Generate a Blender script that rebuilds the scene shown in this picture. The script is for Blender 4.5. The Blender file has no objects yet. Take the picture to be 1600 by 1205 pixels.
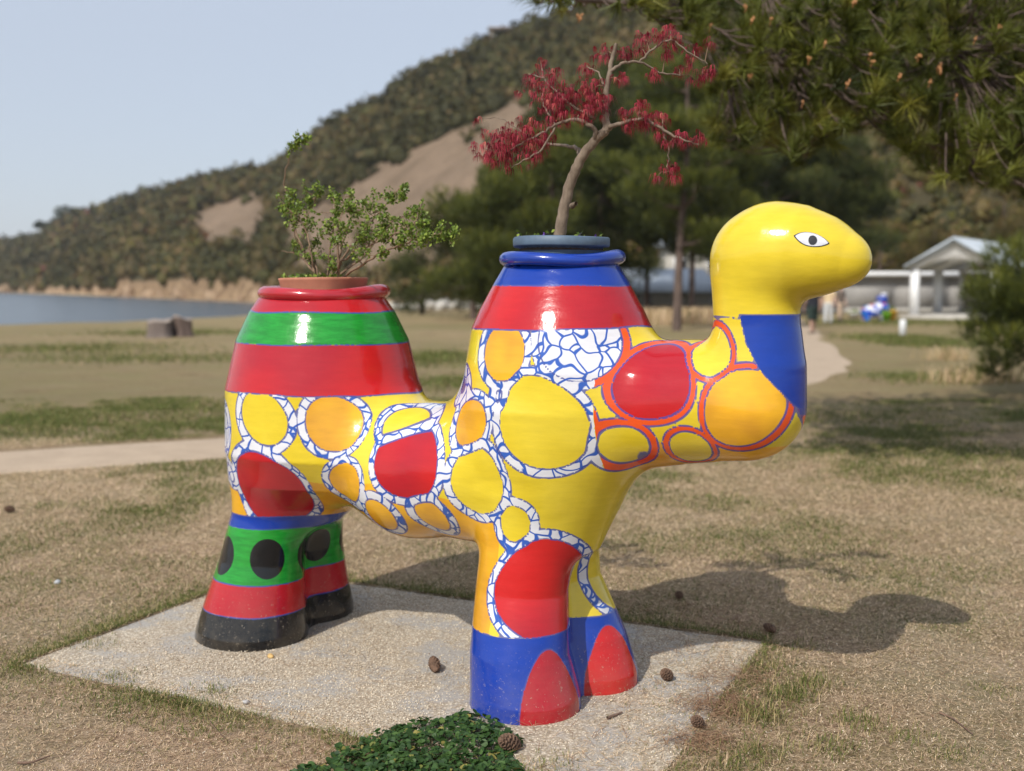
import bpy, math, random
import numpy as np
from mathutils import Vector, Matrix
S = bpy.context.scene
COL = S.collection
rng = np.random.default_rng(7)
# ------------------------------------------------------------------ camera
H = 1.55; FPX = 1700.0; PITCH = math.atan(154.5/FPX)
cam = bpy.data.cameras.new('camera'); cam_o = bpy.data.objects.new('camera', cam); COL.objects.link(cam_o)
cam.sensor_width = 36; cam.lens = 36*FPX/1600; cam.clip_end = 5000; cam.clip_start = .05
cam_o.location = (0, 0, H); cam_o.rotation_euler = (math.pi/2-PITCH, 0, 0)
cam.dof.use_dof = True; cam.dof.focus_distance = 3.85; cam.dof.aperture_fstop = 1.7
S.camera = cam_o
# ------------------------------------------------------------------ light
SUN_EL = math.radians(42.5); SUN_H = (-0.56, -0.828)          # horizontal direction towards the sun
W = bpy.data.worlds.new('World'); S.world = W; W.use_nodes = True
wn = W.node_tree; bg = wn.nodes['Background']
sky = wn.nodes.new('ShaderNodeTexSky'); sky.sky_type = 'NISHITA'; sky.sun_disc = False
sky.sun_elevation = SUN_EL; sky.sun_rotation = math.atan2(SUN_H[0], SUN_H[1])
sky.air_density = 1.0; sky.dust_density = 1.5; sky.ozone_density = 1.0; sky.altitude = 0
mx = wn.nodes.new('ShaderNodeMix'); mx.data_type = 'RGBA'; mx.inputs[0].default_value = .66; mx.inputs[7].default_value = (4.9, 5.3, 6.1, 1)   # milky spring haze over the clear sky
wn.links.new(sky.outputs[0], mx.inputs[6]); wn.links.new(mx.outputs[2], bg.inputs[0]); bg.inputs[1].default_value = 0.138
sl = bpy.data.lights.new('sun', 'SUN'); sl.energy = 4.1; sl.angle = math.radians(0.55); sl.color = (1, .95, .87)
so = bpy.data.objects.new('sun', sl); COL.objects.link(so)
so.rotation_euler = Vector((-SUN_H[0]*math.cos(SUN_EL), -SUN_H[1]*math.cos(SUN_EL), -math.sin(SUN_EL))).to_track_quat('-Z', 'Y').to_euler()
S.view_settings.view_transform = 'Standard'; S.view_settings.look = 'None'
S.view_settings.gamma = 1; S.view_settings.use_curve_mapping = False; S.view_settings.exposure = 0.05
S.render.engine = 'CYCLES'
# ------------------------------------------------------------------ helpers
cP, sP = math.cos(PITCH), math.sin(PITCH)
def ray(px, py):
    a = (px-800)/FPX; b = (602.5-py)/FPX
    return np.array([a, cP+b*sP, -sP+b*cP])          # world direction
def at(px, py, Y):
    r = ray(px, py); return np.array([0, 0, H]) + r*(Y/r[1])
def gnd(px, py, z=0.0):
    r = ray(px, py); return np.array([0, 0, H]) + r*((z-H)/r[2])
def proj(P):
    P = np.asarray(P, float); d = P-np.array([0, 0, H])
    f = d[..., 1]*cP-d[..., 2]*sP; up = d[..., 1]*sP+d[..., 2]*cP
    return 800+FPX*d[..., 0]/f, 602.5-FPX*up/f
class MB:
    def __init__(s): s.V = []; s.T = []; s.Q = []; s.A = []; s.n = 0
    def add(s, V, F, a=None):
        V = np.asarray(V, float).reshape(-1, 3); F = np.asarray(F, int)
        s.V.append(V); s.A.append(np.full(len(V), .5) if a is None else np.broadcast_to(a, (len(V),)))
        if F.ndim == 2 and F.shape[1] == 3: s.T.append(F+s.n)
        else: s.Q.append(F.reshape(-1, 4)+s.n)
        s.n += len(V); return s
    def build(s, name, mat, parent=None, smooth=False, loc=None, off=None):
        V = np.concatenate(s.V); A = np.concatenate(s.A)
        T = np.concatenate(s.T) if s.T else np.zeros((0, 3), int); Q = np.concatenate(s.Q) if s.Q else np.zeros((0, 4), int)
        if loc is not None: V = V-np.asarray(loc)
        if off is not None: V = V-np.asarray(off)
        me = bpy.data.meshes.new(name); me.vertices.add(len(V)); me.vertices.foreach_set('co', V.astype(np.float32).ravel())
        L = np.concatenate([T.ravel(), Q.ravel()]); me.loops.add(len(L)); me.loops.foreach_set('vertex_index', L.astype(np.int32))
        tot = np.concatenate([np.full(len(T), 3), np.full(len(Q), 4)]); st = np.concatenate([[0], np.cumsum(tot)[:-1]]) if len(tot) else tot
        me.polygons.add(len(tot)); me.polygons.foreach_set('loop_start', st.astype(np.int32)); me.polygons.foreach_set('loop_total', tot.astype(np.int32))
        if smooth: me.polygons.foreach_set('use_smooth', np.ones(len(tot), bool))
        at_ = me.attributes.new('var', 'FLOAT', 'POINT'); at_.data.foreach_set('value', A.astype(np.float32))
        me.update(calc_edges=True); me.validate()
        me.materials.append(mat); o = bpy.data.objects.new(name, me); COL.objects.link(o)
        if parent is not None: o.parent = parent
        if loc is not None: o.location = loc
        return o
def tag(o, label=None, cat=None, group=None, kind=None):
    for k, v in (('label', label), ('category', cat), ('group', group), ('kind', kind)):
        if v: o[k] = v
    return o
def empty(name, loc, rz=0):
    o = bpy.data.objects.new(name, None); o.location = loc; o.rotation_euler = (0, 0, rz); o.empty_display_size = .1; COL.objects.link(o); return o
def frame(d):
    d = np.asarray(d, float); d = d/(np.linalg.norm(d)+1e-12); a = np.array([0, 0, 1.]) if abs(d[2]) < .9 else np.array([1., 0, 0])
    x = np.cross(a, d); x /= np.linalg.norm(x); return x, np.cross(d, x), d
def tube(path, rad, n=6, cap=True):
    P = np.asarray(path, float); m = len(P); rad = np.broadcast_to(rad, (m,)); V = []; F = []
    T = np.gradient(P, axis=0); x, y, _ = frame(T[0])
    for i in range(m):
        t = T[i]/(np.linalg.norm(T[i])+1e-12); x = x-t*np.dot(x, t); x /= np.linalg.norm(x)+1e-12; y = np.cross(t, x)
        for k in range(n):
            a = 2*math.pi*k/n; V.append(P[i]+rad[i]*(math.cos(a)*x+math.sin(a)*y))
    for i in range(m-1):
        for k in range(n): F.append((i*n+k, i*n+(k+1) % n, (i+1)*n+(k+1) % n, (i+1)*n+k))
    return np.array(V), np.array(F)
def smooth_path(pts, k=4):
    P = np.asarray(pts, float); 
    if len(P) < 3: 
        return np.array([P[0]+(P[-1]-P[0])*t for t in np.linspace(0, 1, k+1)])
    out = []
    Pp = np.vstack([2*P[0]-P[1], P, 2*P[-1]-P[-2]])
    for i in range(1, len(Pp)-2):
        for t in np.linspace(0, 1, k, endpoint=False):
            a, b, c, d = Pp[i-1:i+3]
            out.append(.5*((2*b)+(-a+c)*t+(2*a-5*b+4*c-d)*t*t+(-a+3*b-3*c+d)*t**3))
    out.append(P[-1]); return np.array(out)
def box(mb, c, d, rz=0, bev=0.0, a=.5):
    c = np.asarray(c, float); d = np.asarray(d, float)/2
    cs = np.array([(x, y, z) for z in (-1, 1) for x, y in ((-1, -1), (1, -1), (1, 1), (-1, 1))], float)*d
    R = np.array([[math.cos(rz), -math.sin(rz), 0], [math.sin(rz), math.cos(rz), 0], [0, 0, 1]])
    mb.add(cs@R.T+c, [(0, 3, 2, 1), (4, 5, 6, 7), (0, 1, 5, 4), (1, 2, 6, 5), (2, 3, 7, 6), (3, 0, 4, 7)], a); return mb
def lathe(mb, prof, c=(0, 0, 0), n=32, a=.5, wob=None):
    """prof list of (r,z)"""
    V = []; F = []; m = len(prof)
    for r, z in prof:
        for k in range(n):
            t = 2*math.pi*k/n; w = 0 if wob is None else wob(t)
            V.append((c[0]+r*math.cos(t), c[1]+r*math.sin(t), c[2]+z+w))
    for i in range(m-1):
        for k in range(n): F.append((i*n+k, i*n+(k+1) % n, (i+1)*n+(k+1) % n, (i+1)*n+k))
    mb.add(V, F, a); return mb
def ico(sub=1):
    t = (1+5**.5)/2
    V = [(-1, t, 0), (1, t, 0), (-1, -t, 0), (1, -t, 0), (0, -1, t), (0, 1, t), (0, -1, -t), (0, 1, -t), (t, 0, -1), (t, 0, 1), (-t, 0, -1), (-t, 0, 1)]
    F = [(0, 11, 5), (0, 5, 1), (0, 1, 7), (0, 7, 10), (0, 10, 11), (1, 5, 9), (5, 11, 4), (11, 10, 2), (10, 7, 6), (7, 1, 8), (3, 9, 4), (3, 4, 2), (3, 2, 6), (3, 6, 8), (3, 8, 9), (4, 9, 5), (2, 4, 11), (6, 2, 10), (8, 6, 7), (9, 8, 1)]
    V = [np.array(v)/np.linalg.norm(v) for v in V]
    for _ in range(sub):
        c = {}; NF = []
        def mid(a, b):
            k = (min(a, b), max(a, b))
            if k not in c:
                v = V[a]+V[b]; V.append(v/np.linalg.norm(v)); c[k] = len(V)-1
            return c[k]
        for a, b, d in F:
            e, f, g = mid(a, b), mid(b, d), mid(d, a); NF += [(a, e, g), (b, f, e), (d, g, f), (e, f, g)]
        F = NF
    return np.array(V), np.array(F)
def rand_rot(n):
    q = rng.normal(size=(n, 4)); q /= np.linalg.norm(q, axis=1)[:, None]; w, x, y, z = q.T
    return np.stack([np.stack([1-2*(y*y+z*z), 2*(x*y-z*w), 2*(x*z+y*w)], 1), np.stack([2*(x*y+z*w), 1-2*(x*x+z*z), 2*(y*z-x*w)], 1), np.stack([2*(x*z-y*w), 2*(y*z+x*w), 1-2*(x*x+y*y)], 1)], 1)
def scatter(mb, V0, F0, pos, R=None, scale=1.0, a=None, jitter=0):
    """copies of (V0,F0) joined into one mesh"""
    n = len(pos); V0 = np.asarray(V0, float); m = len(V0); scale = np.asarray(scale, float)
    if scale.ndim == 0: scale = np.full((n, 1), scale)
    if scale.ndim == 1: scale = scale[:, None]
    P = V0[None]*scale[:, None, :]
    if jitter: P = P*(1+rng.normal(0, jitter, (n, m, 1)))
    if R is not None: P = np.einsum('nij,nmj->nmi', R, P)
    P = P+np.asarray(pos)[:, None, :]
    F = np.asarray(F0)[None]+(np.arange(n)*m)[:, None, None]
    av = np.repeat(rng.random(n) if a is None else a, m)
    mb.add(P.reshape(-1, 3), F.reshape(-1, np.asarray(F0).shape[1]), av)
def vnoise(P, seed=0, octaves=1):
    """smooth value noise on Nx3, about -1..1"""
    out = 0; amp = 1; tot = 0; P = np.asarray(P, float)
    for o in range(octaves):
        Q = P*(2**o)+seed*17.3; i = np.floor(Q).astype(int); f = Q-i; f = f*f*(3-2*f); r = 0
        for dx in (0, 1):
            for dy in (0, 1):
                for dz in (0, 1):
                    h = (i[:, 0]+dx)*374761393+(i[:, 1]+dy)*668265263+(i[:, 2]+dz)*2147483647+seed*974711
                    h = (h ^ (h >> 13))*1274126177; h = (h ^ (h >> 16)) & 0xffff
                    w = (f[:, 0] if dx else 1-f[:, 0])*(f[:, 1] if dy else 1-f[:, 1])*(f[:, 2] if dz else 1-f[:, 2])
                    r = r+w*(h/32767.5-1)
        out = out+amp*r; tot += amp; amp *= .5
    return out/tot
# ------------------------------------------------------------------ materials
def lin(c):
    return tuple(((x/12.92) if x <= .04045 else ((x+.055)/1.055)**2.4) for x in c)
class M:
    """small node-graph builder"""
    def __init__(s, name):
        s.m = bpy.data.materials.new(name); s.m.use_nodes = True; s.t = s.m.node_tree; s.p = s.t.nodes['Principled BSDF']
    def n(s, ty, **k):
        x = s.t.nodes.new(ty)
        for a, b in k.items(): setattr(x, a, b)
        return x
    def l(s, a, b): s.t.links.new(a, b)
    def val(s, x, sock):
        if hasattr(x, 'is_linked') or hasattr(x, 'links'): s.l(x, sock)
        else: sock.default_value = x
    def coord(s, scale=(1, 1, 1), kind='Object'):
        c = s.n('ShaderNodeTexCoord'); mp = s.n('ShaderNodeMapping'); s.l(c.outputs[kind], mp.inputs[0]); mp.inputs['Scale'].default_value = scale; return mp.outputs[0]
    def noise(s, scale, detail=4, rough=.55, vec=None, dist=0):
        x = s.n('ShaderNodeTexNoise'); x.inputs['Scale'].default_value = scale; x.inputs['Detail'].default_value = detail; x.inputs['Roughness'].default_value = rough; x.inputs['Distortion'].default_value = dist
        s.l(vec if vec is not None else s.coord(), x.inputs['Vector']); return x.outputs[0]
    def attr(s, name, out='Fac'):
        a = s.n('ShaderNodeAttribute'); a.attribute_name = name; return a.outputs[out]
    def math(s, op, a, b=0.0, clamp=False):
        x = s.n('ShaderNodeMath', operation=op); x.use_clamp = clamp; s.val(a, x.inputs[0]); s.val(b, x.inputs[1]); return x.outputs[0]
    def ramp(s, f, stops, interp='LINEAR'):
        r = s.n('ShaderNodeValToRGB'); r.color_ramp.interpolation = interp; e = r.color_ramp.elements
        while len(e) < len(stops): e.new(.5)
        for i, (p, c) in enumerate(stops):
            e[i].position = p; e[i].color = (c, c, c, 1) if isinstance(c, (int, float)) else (*c[:3], 1)
        s.l(f, r.inputs[0]); return r.outputs[0]
    def mix(s, f, a, b, blend='MIX'):
        x = s.n('ShaderNodeMix', data_type='RGBA', blend_type=blend); s.val(f, x.inputs[0])
        for v, k in ((a, 6), (b, 7)):
            if isinstance(v, tuple): x.inputs[k].default_value = (*v[:3], 1)
            else: s.l(v, x.inputs[k])
        return x.outputs[2]
    def bump(s, h, strength=.3, dist=.01):
        b = s.n('ShaderNodeBump'); b.inputs['Strength'].default_value = strength; b.inputs['Distance'].default_value = dist; s.l(h, b.inputs['Height']); s.l(b.outputs[0], s.p.inputs['Normal'])
    def fin(s, col, rough=.6, **k):
        if isinstance(col, tuple): s.p.inputs['Base Color'].default_value = (*col[:3], 1)
        else: s.l(col, s.p.inputs['Base Color'])
        s.val(rough, s.p.inputs['Roughness'])
        for a, b in k.items(): s.p.inputs[a.replace('_', ' ')].default_value = b
        return s.m
def simple(name, c, rough=.6, var=.15, scale=8, bump=0.0, **k):
    m = M(name); n = m.noise(scale, 5); f = m.ramp(n, [(.3, 1-var), (.7, 1+var)])
    col = m.mix(1.0, c, f, 'MULTIPLY')
    if bump: m.bump(m.noise(scale*6, 5), bump, .004)
    return m.fin(col, rough, **k)
def leafmat(name, stops, rough=.5, trans=.25, patch=0, spec=.3):
    """foliage: colour from the per-leaf 'var' attribute and a patchy noise"""
    m = M(name); v = m.attr('var')
    if patch:
        n = m.noise(patch, 3); v = m.math('ADD', m.math('MULTIPLY', v, .55), m.math('SUBTRACT', n, .27), True)
    col = m.ramp(v, stops); m.fin(col, rough, Specular_IOR_Level=spec)
    if trans:
        t = m.n('ShaderNodeBsdfTranslucent'); m.l(col, t.inputs[0]); x = m.n('ShaderNodeMixShader'); x.inputs[0].default_value = trans
        m.l(m.p.outputs[0], x.inputs[1]); m.l(t.outputs[0], x.inputs[2]); m.l(x.outputs[0], m.t.nodes['Material Output'].inputs[0])
    return m.m
# ------------------------------------------------------------------ ground, water, hill
WZ = -1.2
SHORE = [(-400, -60), (-160, 5), (-70, 45), (-34, 72), (-26, 95), (-24, 130), (-28, 165), (-44, 190), (-103, 292), (-245, 520), (-420, 760), (-900, 1100)]
def shore_sd(X, Y):
    """+ inland (camera side), - over the water"""
    A = np.array(SHORE, float); best = np.full(X.shape, 1e9); sgn = np.ones(X.shape)
    for a, b in zip(A[:-1], A[1:]):
        ab = b-a; t = np.clip(((X-a[0])*ab[0]+(Y-a[1])*ab[1])/(ab@ab), 0, 1); dx = X-a[0]-t*ab[0]; dy = Y-a[1]-t*ab[1]; d = np.hypot(dx, dy); c = ab[0]*dy-ab[1]*dx
        m = d < best; best = np.where(m, d, best); sgn = np.where(m, np.where(c <= 0, 1, -1), sgn)
    return best*sgn
def gz(X, Y):
    X = np.asarray(X, float); Y = np.asarray(Y, float); s = shore_sd(X, Y); z = WZ+np.where(s > 0, 1.2*np.clip(s/30, 0, 1)**.8, s*.08)
    z = np.maximum(z, -5); r = np.hypot(X, Y)
    b = .05*np.clip((r-8)/10, 0, 1)*vnoise(np.stack([X*.25, Y*.25, X*0], -1).reshape(-1, 3), 3).reshape(X.shape)
    return z+b*(s > 0)
_L = gnd(18, 1041)[:2]; _e = gnd(560, 1158)[:2]-_L; _e /= np.linalg.norm(_e); _f = np.array([-_e[1], _e[0]]); SLW = (gnd(1205, 1003)[:2]-_L)@_e; SLD = (gnd(1205, 1003)[:2]-_L)@_f
SLAB = [_L, _L+_e*SLW, _L+_e*SLW+_f*SLD, _L+_f*SLD]
def slab_uv(X, Y):
    a = SLAB[0]; e = (SLAB[1]-a); e /= np.linalg.norm(e); f = (SLAB[3]-a); f /= np.linalg.norm(f); return (X-a[0])*e[0]+(Y-a[1])*e[1], (X-a[0])*f[0]+(Y-a[1])*f[1]
PATH = np.array([(-14, 6.2), (-7, 8.5), (-2.8, 10.4), (1.0, 13.0), (3.6, 17.5), (5.3, 21.5), (6.7, 26), (8.2, 32), (9.9, 38), (11.2, 44), (13, 52)]); PW = np.array([.75, .75, .72, .9, 1.2, 1.5, 1.4, 1.0, .9, .8, .7])
def path_sd(X, Y):
    best = np.full(np.shape(X), 1e9)
    for i in range(len(PATH)-1):
        a, b = PATH[i], PATH[i+1]; ab = b-a; t = np.clip(((X-a[0])*ab[0]+(Y-a[1])*ab[1])/(ab@ab), 0, 1); d = np.hypot(X-a[0]-t*ab[0], Y-a[1]-t*ab[1])-(PW[i]+(PW[i+1]-PW[i])*t); best = np.minimum(best, d)
    return best
# one terrain sheet, finer near the camera
def graded(lo, hi, n, p=2.6):
    t = np.linspace(-1, 1, n); x = np.sign(t)*np.abs(t)**p; return np.where(x < 0, -x*lo, x*hi)
gx = graded(-1100, 900, 260); gy = graded(-120, 1500, 300, 2.9); GX, GY = np.meshgrid(gx, gy+4, indexing='ij'); GZ = gz(GX, GY)
V = np.stack([GX, GY, GZ], -1).reshape(-1, 3); nx, ny = GX.shape; I = np.arange(nx*ny).reshape(nx, ny)
Fq = np.stack([I[:-1, :-1], I[1:, :-1], I[1:, 1:], I[:-1, 1:]], -1).reshape(-1, 4)
def groundmat():
    m = M('dry_lawn'); v = m.coord(); big = m.noise(.16, 4, .6, v); mid = m.noise(1.3, 5, .62, v); fine = m.noise(28, 5, .7, v); gr = m.noise(150, 3, .8, v)
    f2 = m.math('ADD', m.math('MULTIPLY', fine, .5), m.math('MULTIPLY', m.noise(75, 4, .75, v), .5)); base = m.ramp(f2, [(.40, (.18, .115, .068)), (.5, (.41, .28, .18)), (.60, (.72, .53, .36))]); base = m.mix(m.ramp(m.noise(.75, 4, .6, v), [(.50, 0.0), (.60, .65)]), base, m.ramp(f2, [(.38, (.30, .22, .155)), (.58, (.64, .50, .36))]))
    green = m.ramp(gr, [(.3, (.065, .085, .022)), (.7, (.17, .19, .055))])
    g = m.ramp(m.math('ADD', m.math('MULTIPLY', big, .5), m.math('MULTIPLY', mid, .5)), [(.43, 0.0), (.58, .75)])
    far = m.n('ShaderNodeSeparateXYZ'); m.l(v, far.inputs[0]); fy = m.math('MULTIPLY', m.math('SUBTRACT', far.outputs[1], 5.0), .09, True)   # the sward is denser away from the trodden slab
    straw = m.mix(m.math('MULTIPLY', fy, .78), base, m.ramp(m.math('ADD', m.math('MULTIPLY', mid, .6), m.math('MULTIPLY', fine, .4)), [(.38, (.19, .145, .066)), (.6, (.46, .35, .19))]))
    col = m.mix(m.math('MULTIPLY', g, .6), straw, green)
    shd = m.attr('shore'); sand = m.ramp(m.noise(.8, 4, .6, v), [(.3, (.42, .31, .19)), (.7, (.58, .45, .30))]); col = m.mix(shd, col, sand)
    m.bump(m.math('ADD', f2, gr), .8, .03); return m.fin(col, .9, Specular_IOR_Level=.15)
mb = MB(); mb.add(V, Fq); ground = mb.build('ground', groundmat(), smooth=True); tag(ground, kind='structure')
sdv = shore_sd(V[:, 0], V[:, 1]); at_ = ground.data.attributes.new('shore', 'FLOAT', 'POINT'); at_.data.foreach_set('value', np.clip(1-np.abs(sdv-4)/10, 0, 1)*np.clip((V[:, 1]-110)/40, 0, 1))
# math: MULTIPLY_ADD third input defaults to .5
m = M('sea_water'); v = m.coord((1, .35, 1)); m.bump(m.math('ADD', m.noise(.9, 4, .6, v), m.noise(.12, 3, .5, v)), .30, .25); M_sea = m.fin((.035, .055, .075), .22, Specular_IOR_Level=.6)
mb = MB(); mb.add([(-3000, -300, WZ), (40, -300, WZ), (40, 3000, WZ), (-3000, 3000, WZ)], [(0, 1, 2, 3)]); tag(mb.build('sea', M_sea), kind='structure')
# path: sandy gravel, a sheet just above the lawn with wavering edges
pp = smooth_path(np.c_[PATH, PW], 14); T_ = np.gradient(pp[:, :2], axis=0); T_ /= np.linalg.norm(T_, axis=1)[:, None]; N_ = np.c_[-T_[:, 1], T_[:, 0]]; V = []; k = 9
for i in range(len(pp)):
    for j in range(k):
        f = -1+2*j/(k-1); wob = 1+.16*vnoise(np.array([[pp[i, 0]*.9, pp[i, 1]*.9, f*3]]), 4)[0]; q = pp[i, :2]+N_[i]*f*pp[i, 2]*wob; V.append((q[0], q[1], float(gz(q[0:1], q[1:2])[0])+.010-.022*(abs(f) > .95)))
V = np.array(V); F = [(i*k+j, (i+1)*k+j, (i+1)*k+j+1, i*k+j+1) for i in range(len(pp)-1) for j in range(k-1)]
m = M('sandy_gravel'); v = m.coord(); m.bump(m.noise(60, 4, .7, v), .5, .01); M_path = m.fin(m.mix(.5, m.ramp(m.noise(2.2, 5, .65, v), [(.3, (.29, .205, .13)), (.7, (.48, .36, .245))]), m.ramp(m.noise(70, 4, .7, v), [(.3, (.28, .21, .15)), (.7, (.60, .49, .37))])), .9)
mb = MB(); mb.add(V, F); tag(mb.build('path', M_path, smooth=True), kind='structure')
# concrete slab
def slabmat():
    m = M('weathered_concrete'); v = m.coord(); a = m.noise(2.6, 5, .6, v); f = m.noise(90, 5, .75, v); p = m.n('ShaderNodeTexVoronoi'); p.inputs['Scale'].default_value = 95; m.l(v, p.inputs['Vector'])
    grey = m.ramp(f, [(.3, (.24, .225, .205)), (.7, (.47, .44, .40))]); peb = m.mix(m.ramp(p.outputs['Color'], [(.2, 0.), (.8, 1.)]), (.44, .36, .26), (.72, .64, .51)); peb = m.mix(m.ramp(p.outputs['Distance'], [(.28, 1.), (.5, .45)]), (.18, .14, .10), peb)
    col = m.mix(m.ramp(m.math('ADD', m.math('MULTIPLY', a, .75), m.math('MULTIPLY', m.noise(14, 4, .7, v), .25)), [(.44, 0.), (.52, .92)]), grey, peb)
    m.bump(m.math('ADD', m.math('MULTIPLY', p.outputs['Distance'], -.7), f), .55, .006); return m.fin(col, .88, Specular_IOR_Level=.2)
e_ = (SLAB[1]-SLAB[0])/np.linalg.norm(SLAB[1]-SLAB[0]); f_ = (SLAB[3]-SLAB[0])/np.linalg.norm(SLAB[3]-SLAB[0]); V = []; na, nb = 90, 54
for i in range(na+1):
    for j in range(nb+1):
        a = SLW*i/na; b = SLD*j/nb; ed = min(a, SLW-a, b, SLD-b); wv = (.016+.07*(i == na)+.03*(j == nb))*vnoise(np.array([[a*3, b*3, 0]]), 6, 2)[0]; q = SLAB[0]+e_*a+f_*b
        q = q+(e_*(wv if i in (0, na) else 0)+f_*(wv if j in (0, nb) else 0)); V.append((q[0], q[1], (.004 if ed > 1e-6 else -.03)+.0025*vnoise(np.array([[a*7, b*7, 1]]), 9)[0]))
F = [(i*(nb+1)+j, (i+1)*(nb+1)+j, (i+1)*(nb+1)+j+1, i*(nb+1)+j+1) for i in range(na) for j in range(nb)]
mb = MB(); mb.add(V, F); tag(mb.build('concrete_slab', slabmat(), smooth=True), kind='structure')
# --- hill
HF = [(-500, 760, None), (-200, 660, None), (0, 535, None), (200, 300, None), (330, 222, None), (400, 198, None), (520, 165, None), (640, 132, None), (760, 112, None), (900, 100, None), (1100, 92, None), (1300, 84, None), (1600, 80, None), (1900, 78, None), (2300, 70, None)]
HC = [(-500, 1000, 420), (-200, 820, 400), (0, 700, 388), (70, 660, 384), (90, 640, 362), (190, 560, 330), (240, 520, 316), (330, 460, 292), (400, 410, 282), (440, 390, 270), (500, 370, 226), (560, 350, 183), (600, 340, 172), (650, 330, 128), (700, 320, 104), (770, 310, 76), (860, 300, 44), (950, 295, 8), (1100, 290, -50), (1300, 280, -90), (1600, 270, -60), (1900, 260, -60), (2300, 250, 0)]
hx = np.linspace(-500, 2300, 190); fD = np.interp(hx, [a[0] for a in HF], [a[1] for a in HF]); cD = np.interp(hx, [a[0] for a in HC], [a[1] for a in HC]); cy = np.interp(hx, [a[0] for a in HC], [a[2] for a in HC])
foot = np.array([[(x-800)/FPX*D, D] for x, D in zip(hx, fD)]); crest = np.array([at(x, y, D) for x, y, D in zip(hx, cy, cD)])
nt = 70; HV = np.zeros((len(hx), nt, 3))
for j in range(nt):
    t = j/(nt-16)
    if t <= 1:
        xy = foot*(1-t)+crest[:, :2]*t; zf = WZ-.5; jmp = np.where(hx < 520, .10, .02); prof = jmp*min(1, t/.035)+(1-jmp)*(t**.95); z = zf+(crest[:, 2]-zf)*prof
    else:
        s_ = (t-1)*3; xy = crest[:, :2]+(crest[:, :2]-foot)*s_*.8; z = crest[:, 2]*(1-.9*min(1, s_))
    HV[:, j, :2] = xy; HV[:, j, 2] = z
fl_ = HV.reshape(-1, 3); tt = np.tile(np.arange(nt)/(nt-16), len(hx)); nz = vnoise(fl_*.035, 11, 3); amp = 3.2*np.clip(tt*4, 0, 1)*np.clip(abs(tt-1)*3+.15, 0, 1); fl_[:, 2] += nz*amp*np.clip(fl_[:, 1]/250, .5, 2)
def inpoly(x, y, poly):
    c = np.zeros(np.shape(x), bool); n = len(poly)
    for i in range(n):
        x1, y1 = poly[i]; x2, y2 = poly[(i+1) % n]; c ^= ((y1 > y) != (y2 > y)) & (x < (x2-x1)*(y-y1)/(y2-y1+1e-12)+x1)
    return c
SC1 = [(440, 352), (490, 318), (550, 282), (610, 240), (700, 205), (790, 160), (840, 140), (850, 260), (800, 300), (690, 330), (660, 410), (560, 430), (450, 410)]
SC2 = [(285, 356), (330, 325), (385, 294), (418, 305), (420, 350), (410, 398), (350, 398), (300, 400)]
SC3 = [(185, 432), (215, 430), (290, 430), (400, 440), (430, 470), (300, 474), (190, 460)]
qx, qy = proj(fl_); jx = 24*vnoise(fl_*.06, 21, 3); jy = 16*vnoise(fl_*.06, 22, 3)
front = tt <= 1.0
scar = (inpoly(qx+jx, qy+jy, SC1) | inpoly(qx+jx, qy+jy, SC2)) & front; rock = ((inpoly(qx+jx, qy+jy, SC3) & (tt < .35)) | ((tt < .035) & (qx < 460))) & front
def hillmat():
    m = M('hillside'); v = m.coord(); n = m.noise(.05, 6, .65, v); f = m.noise(.35, 6, .7, v)
    veg = m.ramp(f, [(.3, (.050, .045, .026)), (.55, (.088, .075, .040)), (.75, (.14, .11, .062))])
    sc_ = m.ramp(m.math('ADD', m.math('MULTIPLY', n, .5), m.math('MULTIPLY', f, .5)), [(.35, (.15, .108, .070)), (.60, (.29, .21, .145))]); rk = m.ramp(f, [(.35, (.15, .095, .055)), (.6, (.40, .28, .17))])
    c = m.mix(m.ramp(m.attr('scar'), [(.3, 0.), (.6, 1.)]), veg, sc_); c = m.mix(m.ramp(m.attr('rock'), [(.3, 0.), (.6, 1.)]), c, rk); m.bump(f, 1.0, 1.5); return m.fin(c, .95, Specular_IOR_Level=.1)
mb = MB(); I = np.arange(len(hx)*nt).reshape(len(hx), nt); mb.add(fl_, np.stack([I[:-1, :-1], I[1:, :-1], I[1:, 1:], I[:-1, 1:]], -1).reshape(-1, 4)); hill = mb.build('hill', hillmat(), smooth=True); tag(hill, kind='structure')
for nm, ar in (('scar', scar), ('rock', rock)):
    at_ = hill.data.attributes.new(nm, 'FLOAT', 'POINT'); at_.data.foreach_set('value', ar.astype(np.float32))
# woodland on the hill: one mass of crowns of leafy flecks
wood_stops = [(0, (.034, .032, .010)), (.25, (.060, .058, .014)), (.45, (.125, .086, .032)), (.6, (.085, .090, .016)), (.75, (.18, .110, .048)), (.88, (.15, .145, .024)), (.96, (.20, .085, .025)), (1, (.15, .048, .035))]
M_wood = leafmat('woodland_leaves', wood_stops, .7, .12)
IV, IF = ico(1); J0V, J0F = ico(0)
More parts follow.
